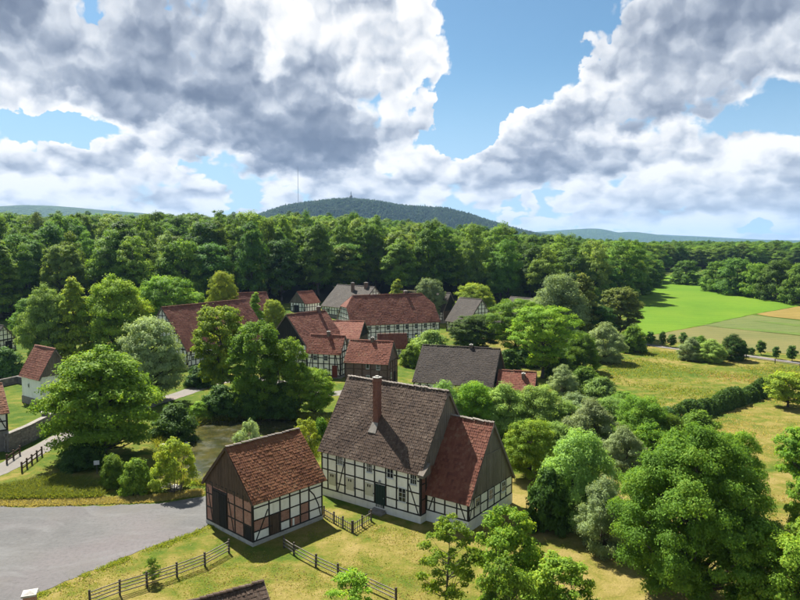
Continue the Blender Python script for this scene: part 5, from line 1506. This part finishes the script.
def tower():
    x = 2900 * (352 - 400) / F_PX; j = int(np.argmin(np.abs(XX[0] - x))); i = int(np.argmax(ZZ[:, j]))
    t = thing('monument_tower', 'tiny stone tower rising above the crest of the distant hill', 'tower', (x, float(YY[i, j]), float(ZZ[i, j])))  # plain drum, dome and spire standing for the hilltop monument
    m = MB(); m.tube([(0, 0, 0), (0, 0, 24)], [7.5, 6.5], 10); m.ob('drum', 'stone', t)
    m = MB(); m.tube([(0, 0, 24), (0, 0, 28), (0, 0, 31)], [7.4, 5.0, 1.6], 10); m.ob('dome', 'stone', t)
    m = MB(); m.tube([(0, 0, 31), (0, 0, 38), (0, 0, 47)], [1.6, 2.0, .5], 7); m.ob('finial', 'steel', t)
tower()

# ------------------------------------------------------------------ fences, walls, small things
def fence(label, pts, rails, hgt, name='fence', mat='fence_wood', pmat='fence_dark', step=2.2, pw=.13, cat='fence', pickets=0.0, group=None, rh=.075):
    W = [Vector((*p, float(ground_z(*p)))) for p in pts]
    o = W[0]
    t = thing(name, label, cat, o, 0, group)
    loc = [p - o for p in W]
    for a, b in zip(loc[:-1], loc[1:]):
        L = (b - a).length; n = max(1, int(round(L / step)))
        ang = math.atan2((b - a).y, (b - a).x)
        for k in range(n + (1 if b is loc[-1] else 0)):
            p = a.lerp(b, k / n)
            ob('post', cube(pmat), t, (p.x, p.y, p.z + hgt * .5 - .05), (JR.uniform(-.03, .03), JR.uniform(-.03, .03), ang), (pw, pw, hgt + .1 + .12))
        for k in range(n):
            p, q = a.lerp(b, k / n), a.lerp(b, (k + 1) / n); c = (p + q) / 2
            for z in rails:
                ob('rail', cube(mat), t, (c.x + .06 * math.sin(ang), c.y - .06 * math.cos(ang), c.z + z + JR.uniform(-.02, .02)), (0, JR.uniform(-.012, .012), ang), ((q - p).length, .045, rh))
            if pickets:
                m = int((q - p).length / pickets)
                for i in range(m):
                    s = p.lerp(q, (i + .5) / m)
                    ob('picket', cube(mat), t, (s.x + .1 * math.sin(ang), s.y - .1 * math.cos(ang), s.z + hgt * .47), (0, 0, ang), (.07, .03, hgt * .9 * JR.uniform(.95, 1.05)))
    return t
fence('long grey rail fence along the grass at the lower left', [at(*p) for p in ((90, 606), (120, 595), (147, 587), (177, 577), (205, 566.5), (229, 553))], (.28, .55, .82, 1.05), 1.15, step=2.3)
fence('rail fence running from the barn corner towards the bottom edge', [at(*p) for p in ((284, 548), (294, 555), (316, 567), (338, 577), (366, 588), (396, 602))], (.3, .6, .9), 1.05, step=2.4)
fence('little picket garden fence between the barn and the farmhouse door', [at(*p) for p in ((324, 517), (334, 523), (352, 532.5))], (.3, .8), 1.05, name='picket_fence', step=1.6, pickets=.3)
fence('short picket fence closing the garden in front of the farmhouse door', [at(*p) for p in ((353, 532.5), (371, 521))], (.3, .8), 1.05, name='picket_fence', step=1.8, pickets=.3)
fence('near wooden railing of the lane bridge', [at(*p) for p in ((22, 472), (32, 464), (42, 456))], (.45, .95), 1.15, name='bridge_railing', cat='railing', mat='timber_brown', pmat='timber_brown', step=1.5, pw=.16, rh=.15)
fence('far wooden railing of the lane bridge', [at(*p) for p in ((7, 464), (20, 455))], (.45, .95), 1.15, name='bridge_railing', cat='railing', mat='timber_brown', pmat='timber_brown', step=1.6, pw=.16, rh=.15)
fence('low wire and post fence along the field road', [at(*p) for p in ((746, 360), (775, 364), (800, 368), (850, 377))], (.5, .9), 1.1, step=4.5, pw=.14)
def stone_wall(label, pts, hgt, wd=.6, seed=1, cap=True):
    r = random.Random(seed)
    W = [Vector((*p, float(ground_z(*p)))) for p in pts]
    t = thing('stone_wall', label, 'wall', W[0])
    core = MB(); sm = MB()
    stones = []
    for a, b in zip(W[:-1], W[1:]):
        a = a - W[0]; b = b - W[0]
        L = (b - a).length; d = (b - a).normalized(); n = Vector((-d.y, d.x, 0))
        core.beam(a + Vector((0, 0, hgt * .45)), b + Vector((0, 0, hgt * .45)), wd * .8, hgt * .95)
        z = 0.0
        while z < hgt:
            hh = r.uniform(.2, .34); x = -r.uniform(0, .3)
            while x < L:
                w = r.uniform(.3, .75)
                for sgn in (-1, 1):
                    c = a + d * (x + w / 2) + n * sgn * wd * .42 + Vector((0, 0, z + hh / 2))
                    sm.beam(c - d * (w / 2 - .02), c + d * (w / 2 - .02), .16 + r.uniform(-.03, .03), hh - .03)
                x += w
            z += hh
        if cap:
            x = 0
            while x < L:
                w = min(r.uniform(.6, 1.0), L - x + .1)
                c = a + d * (x + w / 2) + Vector((0, 0, hgt + .06))
                o = MB(); o.beam(c - d * (w / 2 - .01), c + d * (w / 2 - .01), wd + .14, .13); o.ob('coping_stone', 'stone', t)
                x += w
    core.ob('wall_core', 'stone', t)
    o = sm.ob('stone', 'stone', t); o['kind'] = 'stuff'
    return t
stone_wall('high dark stone wall behind the lane, running up to the white hut', [at(*p) for p in ((8, 452), (28, 443), (46, 433), (60, 425))], 2.3, .6, 3)
stone_wall('low stone wall at the left edge behind the lawn', [at(*p) for p in ((-30, 396), (0, 387), (18, 383), (30, 386))], 1.2, .5, 4)
def pillar(label, u, v, w, h, name='gate_pillar', mat='brick', cap='stone_pale'):
    x, y = at(u, v)
    t = thing(name, label, 'pillar', (x, y, float(ground_z(x, y))), .35)
    block('shaft', mat, t, -w / 2, w / 2, -w / 2, w / 2, -.2, h)
    m = MB(); m.box(-w / 2 - .09, w / 2 + .09, -w / 2 - .09, w / 2 + .09, h + .004, h + .14); m.poly([(-w / 2, -w / 2, h + .14), (w / 2, -w / 2, h + .14), (w / 2, w / 2, h + .14), (-w / 2, w / 2, h + .14), (0, 0, h + .32)], [(0, 1, 4), (1, 2, 4), (2, 3, 4), (3, 0, 4)])
    m.ob('cap_stone', cap, t)
pillar('brick gate pillar with pale cap at the bottom edge of the gravel yard', 31, 622, .75, 2.0, cap='stone_light')
pillar('stone pillar at the end of the high wall below the white hut', 46, 432, .8, 2.8, 'wall_pillar', 'stone', 'stone_light')
def sign(label, u, v):
    x, y = at(u, v); t = thing('sign_post', label, 'sign', (x, y, float(ground_z(x, y))), .3)
    block('post', 'fence_dark', t, -.04, .04, -.04, .04, -.2, 1.5); block('board', 'white_paint', t, -.3, .3, -.075, -.045, 1.1, 1.6)
sign('small white notice on a post left of the rounded bushes', 97, 474)
def lamp_ball():
    x, y = at(20, 447); t = thing('path_lamp', 'small white round lamp beside the lane bridge', 'lamp', (x, y, float(ground_z(x, y))))
    m = MB(); m.tube([(0, 0, -.2), (0, 0, 1.0)], [.05, .05], 6); m.ob('post', 'fence_dark', t)
    m = MB(); m.tube([(0, 0, 1.0), (0, 0, 1.08), (0, 0, 1.2), (0, 0, 1.32), (0, 0, 1.4)], [.08, .18, .22, .18, .06], 8); m.ob('globe', 'white_paint', t, True)
lamp_ball()

# ------------------------------------------------------------------ pond edge, reeds, grass
def grass_blades(name, label, pts, hgt, wid, mat, seed, cat='grass'):
    r = np.random.default_rng(seed); n = len(pts)
    x, y = pts[:, 0], pts[:, 1]; z = ground_z(x, y)
    a = r.uniform(0, 6.28, n); h = hgt * r.uniform(.5, 1.4, n); w = wid * r.uniform(.6, 1.4, n)
    lx, ly = r.normal(0, .9, n) * h, r.normal(0, .9, n) * h
    V = np.empty((n, 4, 3))
    dx, dy = np.cos(a) * w, np.sin(a) * w
    V[:, 0] = np.stack([x - dx, y - dy, z - .03], 1); V[:, 1] = np.stack([x + dx, y + dy, z - .03], 1)
    V[:, 2] = np.stack([x + lx + dx * .3, y + ly + dy * .3, z + h], 1); V[:, 3] = np.stack([x + lx - dx * .3, y + ly - dy * .3, z + h], 1)
    o = ob(name, quads_mesh(name, V.reshape(-1, 3), n, mat, r.uniform(0, 1, n)))
    return put_props(o, label, cat, kind='stuff')
leaf_mat('blade_green', (.185, .225, .036), .5, .45, .35)
leaf_mat('blade_dry', (.33, .275, .11), .4, .45, .25)
leaf_mat('blade_rust', (.34, .245, .085), .3, .45, .3)
def in_poly(poly, n, seed):
    r = np.random.default_rng(seed); P_ = np.array(poly)
    lo, hi = P_.min(0), P_.max(0); out = []
    while len(out) < n:
        q = lo + r.uniform(0, 1, (n, 2)) * (hi - lo)
        out += list(q[poly_sd(q[:, 0], q[:, 1], poly) < 0])
    return np.array(out[:n])
def clumped(pts, keep, scale, seed):
    """keep points where a slow wave pattern is high, for drifts"""
    r = np.random.default_rng(seed); ph = r.uniform(0, 6.28, 6)
    x, y = pts[:, 0] / scale, pts[:, 1] / scale
    f = np.sin(x + ph[0] + 1.3 * np.sin(y * .7 + ph[1])) + np.sin(y * 1.3 + ph[2] + np.sin(x * 1.1 + ph[3])) + .6 * np.sin((x + y) * 2.3 + ph[4])
    return pts[r.uniform(0, 1, len(pts)) < 1 / (1 + np.exp(-3.0 * (f - keep)))]
lawn = px_poly([(60, 588), (105, 568), (170, 543), (205, 532), (235, 552), (262, 552), (285, 545), (325, 522), (350, 538), (372, 524), (420, 532), (440, 600), (430, 640), (60, 640)])
grass_blades('lawn_grass', 'short patchy grass on the lawn around the barn', clumped(in_poly(lawn, 14000, 1), .3, 1.7, 1), .06, .05, 'blade_green', 1)
grass_blades('dry_grass', 'sun-dried straw coloured grass on the lawn', clumped(in_poly(lawn, 14000, 2), .2, 2.3, 2), .06, .05, 'blade_dry', 2)
m_left = px_poly([(-40, 502), (0, 500), (100, 498), (105, 490), (60, 476), (30, 482), (0, 488), (-40, 498)])
grass_blades('tall_grass', 'tall yellow-green grass between the lane and the gravel yard', in_poly(m_left, 26000, 3), .38, .05, 'blade_green', 3)
grass_blades('verge_grass', 'dry verge grass along the upper edge of the gravel yard', in_poly(px_poly([(-40, 507), (60, 506), (150, 503), (205, 495), (203, 489), (150, 496), (60, 500), (-40, 501)]), 12000, 4), .16, .05, 'blade_dry', 4)
hay = px_poly([(576, 388), (600, 372), (640, 350), (676, 352), (746, 360), (800, 367), (830, 372), (800, 380), (768, 386), (690, 414), (640, 404)])
grass_blades('hay_grass', 'tall seeding meadow grass, yellow-green', clumped(in_poly(hay, 16000, 5), .2, 6.0, 5), .22, .09, 'blade_green', 5)
grass_blades('rust_grass', 'rusty brown seeding grass in drifts across the hay meadow', clumped(in_poly(hay, 9000, 6), 1.4, 7.0, 6), .22, .09, 'blade_rust', 6)
orch = px_poly([(700, 425), (770, 396), (830, 392), (830, 640), (745, 640), (770, 520), (720, 440)])
grass_blades('orchard_grass', 'dry mown grass under the fruit trees', clumped(in_poly(orch, 26000, 7), .2, 3.0, 7), .09, .06, 'blade_dry', 7)
edge = [at(*q) for q in ((230, 523), (207, 528), (190, 535), (168, 543), (132, 557), (99, 570), (66, 584), (39, 596), (15, 610))]
def edge_tufts():
    r = np.random.default_rng(51); pts = []
    for a, b in zip(edge[:-1], edge[1:]):
        a, b = np.array(a), np.array(b); k = int(np.linalg.norm(b - a) * 260)
        q = a + r.uniform(0, 1, (k, 1)) * (b - a) + np.abs(r.normal(0, .5, (k, 1))) * np.array([.35, -.9]) + r.normal(0, .12, (k, 2)) + np.array([-.2, .25])
        pts.append(q)
    grass_blades('edge_grass', 'ragged green grass tufts creeping over the gravel edge', clumped(np.concatenate(pts), .2, .9, 6), .12, .045, 'blade_green', 52)
edge_tufts()
def reeds():
    r = np.random.default_rng(31); pts = []
    n = len(POND)
    for i in range(n):
        a, b = np.array(POND[i]), np.array(POND[(i + 1) % n])
        k = int(np.linalg.norm(b - a) * 120)
        q = a + r.uniform(0, 1, (k, 1)) * (b - a) + r.normal(0, .5, (k, 2))
        pts.append(q)
    pts = clumped(np.concatenate(pts), -.7, 2.0, 8)
    grass_blades('reeds', 'green reeds and sedge fringing the pond', pts, .75, .05, 'blade_green', 9, 'reeds')
reeds()
def pond_stones():
    r = random.Random(6)
    for i, (u, v) in enumerate(((163, 446), (170, 443), (178, 440), (186, 442), (168, 486), (160, 488), (176, 489))):
        x, y = at(u, v); s = r.uniform(.35, .8)
        bm = bmesh.new(); bmesh.ops.create_icosphere(bm, subdivisions=2, radius=1)
        for q in bm.verts: q.co *= 1 + .25 * math.sin(q.co.x * 3 + i) * math.cos(q.co.y * 4 + i * 2); q.co.z *= .55
        me = bpy.data.meshes.new('pond_stone'); bm.to_mesh(me); bm.free(); me.materials.append(MATS['stone_light'])
        o = ob('pond_stone', me, None, (x, y, max(float(ground_z(x, y)), -.42) + s * .12), (0, 0, r.uniform(0, 6)), (s, s * .8, s))
        put_props(o, 'pale weathered boulder on the left bank of the pond', 'stone', 'boulders on the pond bank')
pond_stones()

# ------------------------------------------------------------------ haze
def haze():
    me = mesh_from('haze', box_v(-10500, 10500, -1000, 14500, -60, 420), BOXF, [])
    m = bpy.data.materials.new('haze'); m.use_nodes = True; nt = m.node_tree; nt.nodes.clear()
    out = nt.nodes.new('ShaderNodeOutputMaterial'); pv = nt.nodes.new('ShaderNodeVolumePrincipled')
    pv.inputs['Color'].default_value = (.32, .52, .88, 1); pv.inputs['Density'].default_value = 5.5e-5; pv.inputs['Anisotropy'].default_value = .1
    nt.links.new(pv.outputs[0], out.inputs['Volume'])
    me.materials.append(m)
    put_props(ob('haze', me), kind='stuff')
haze()
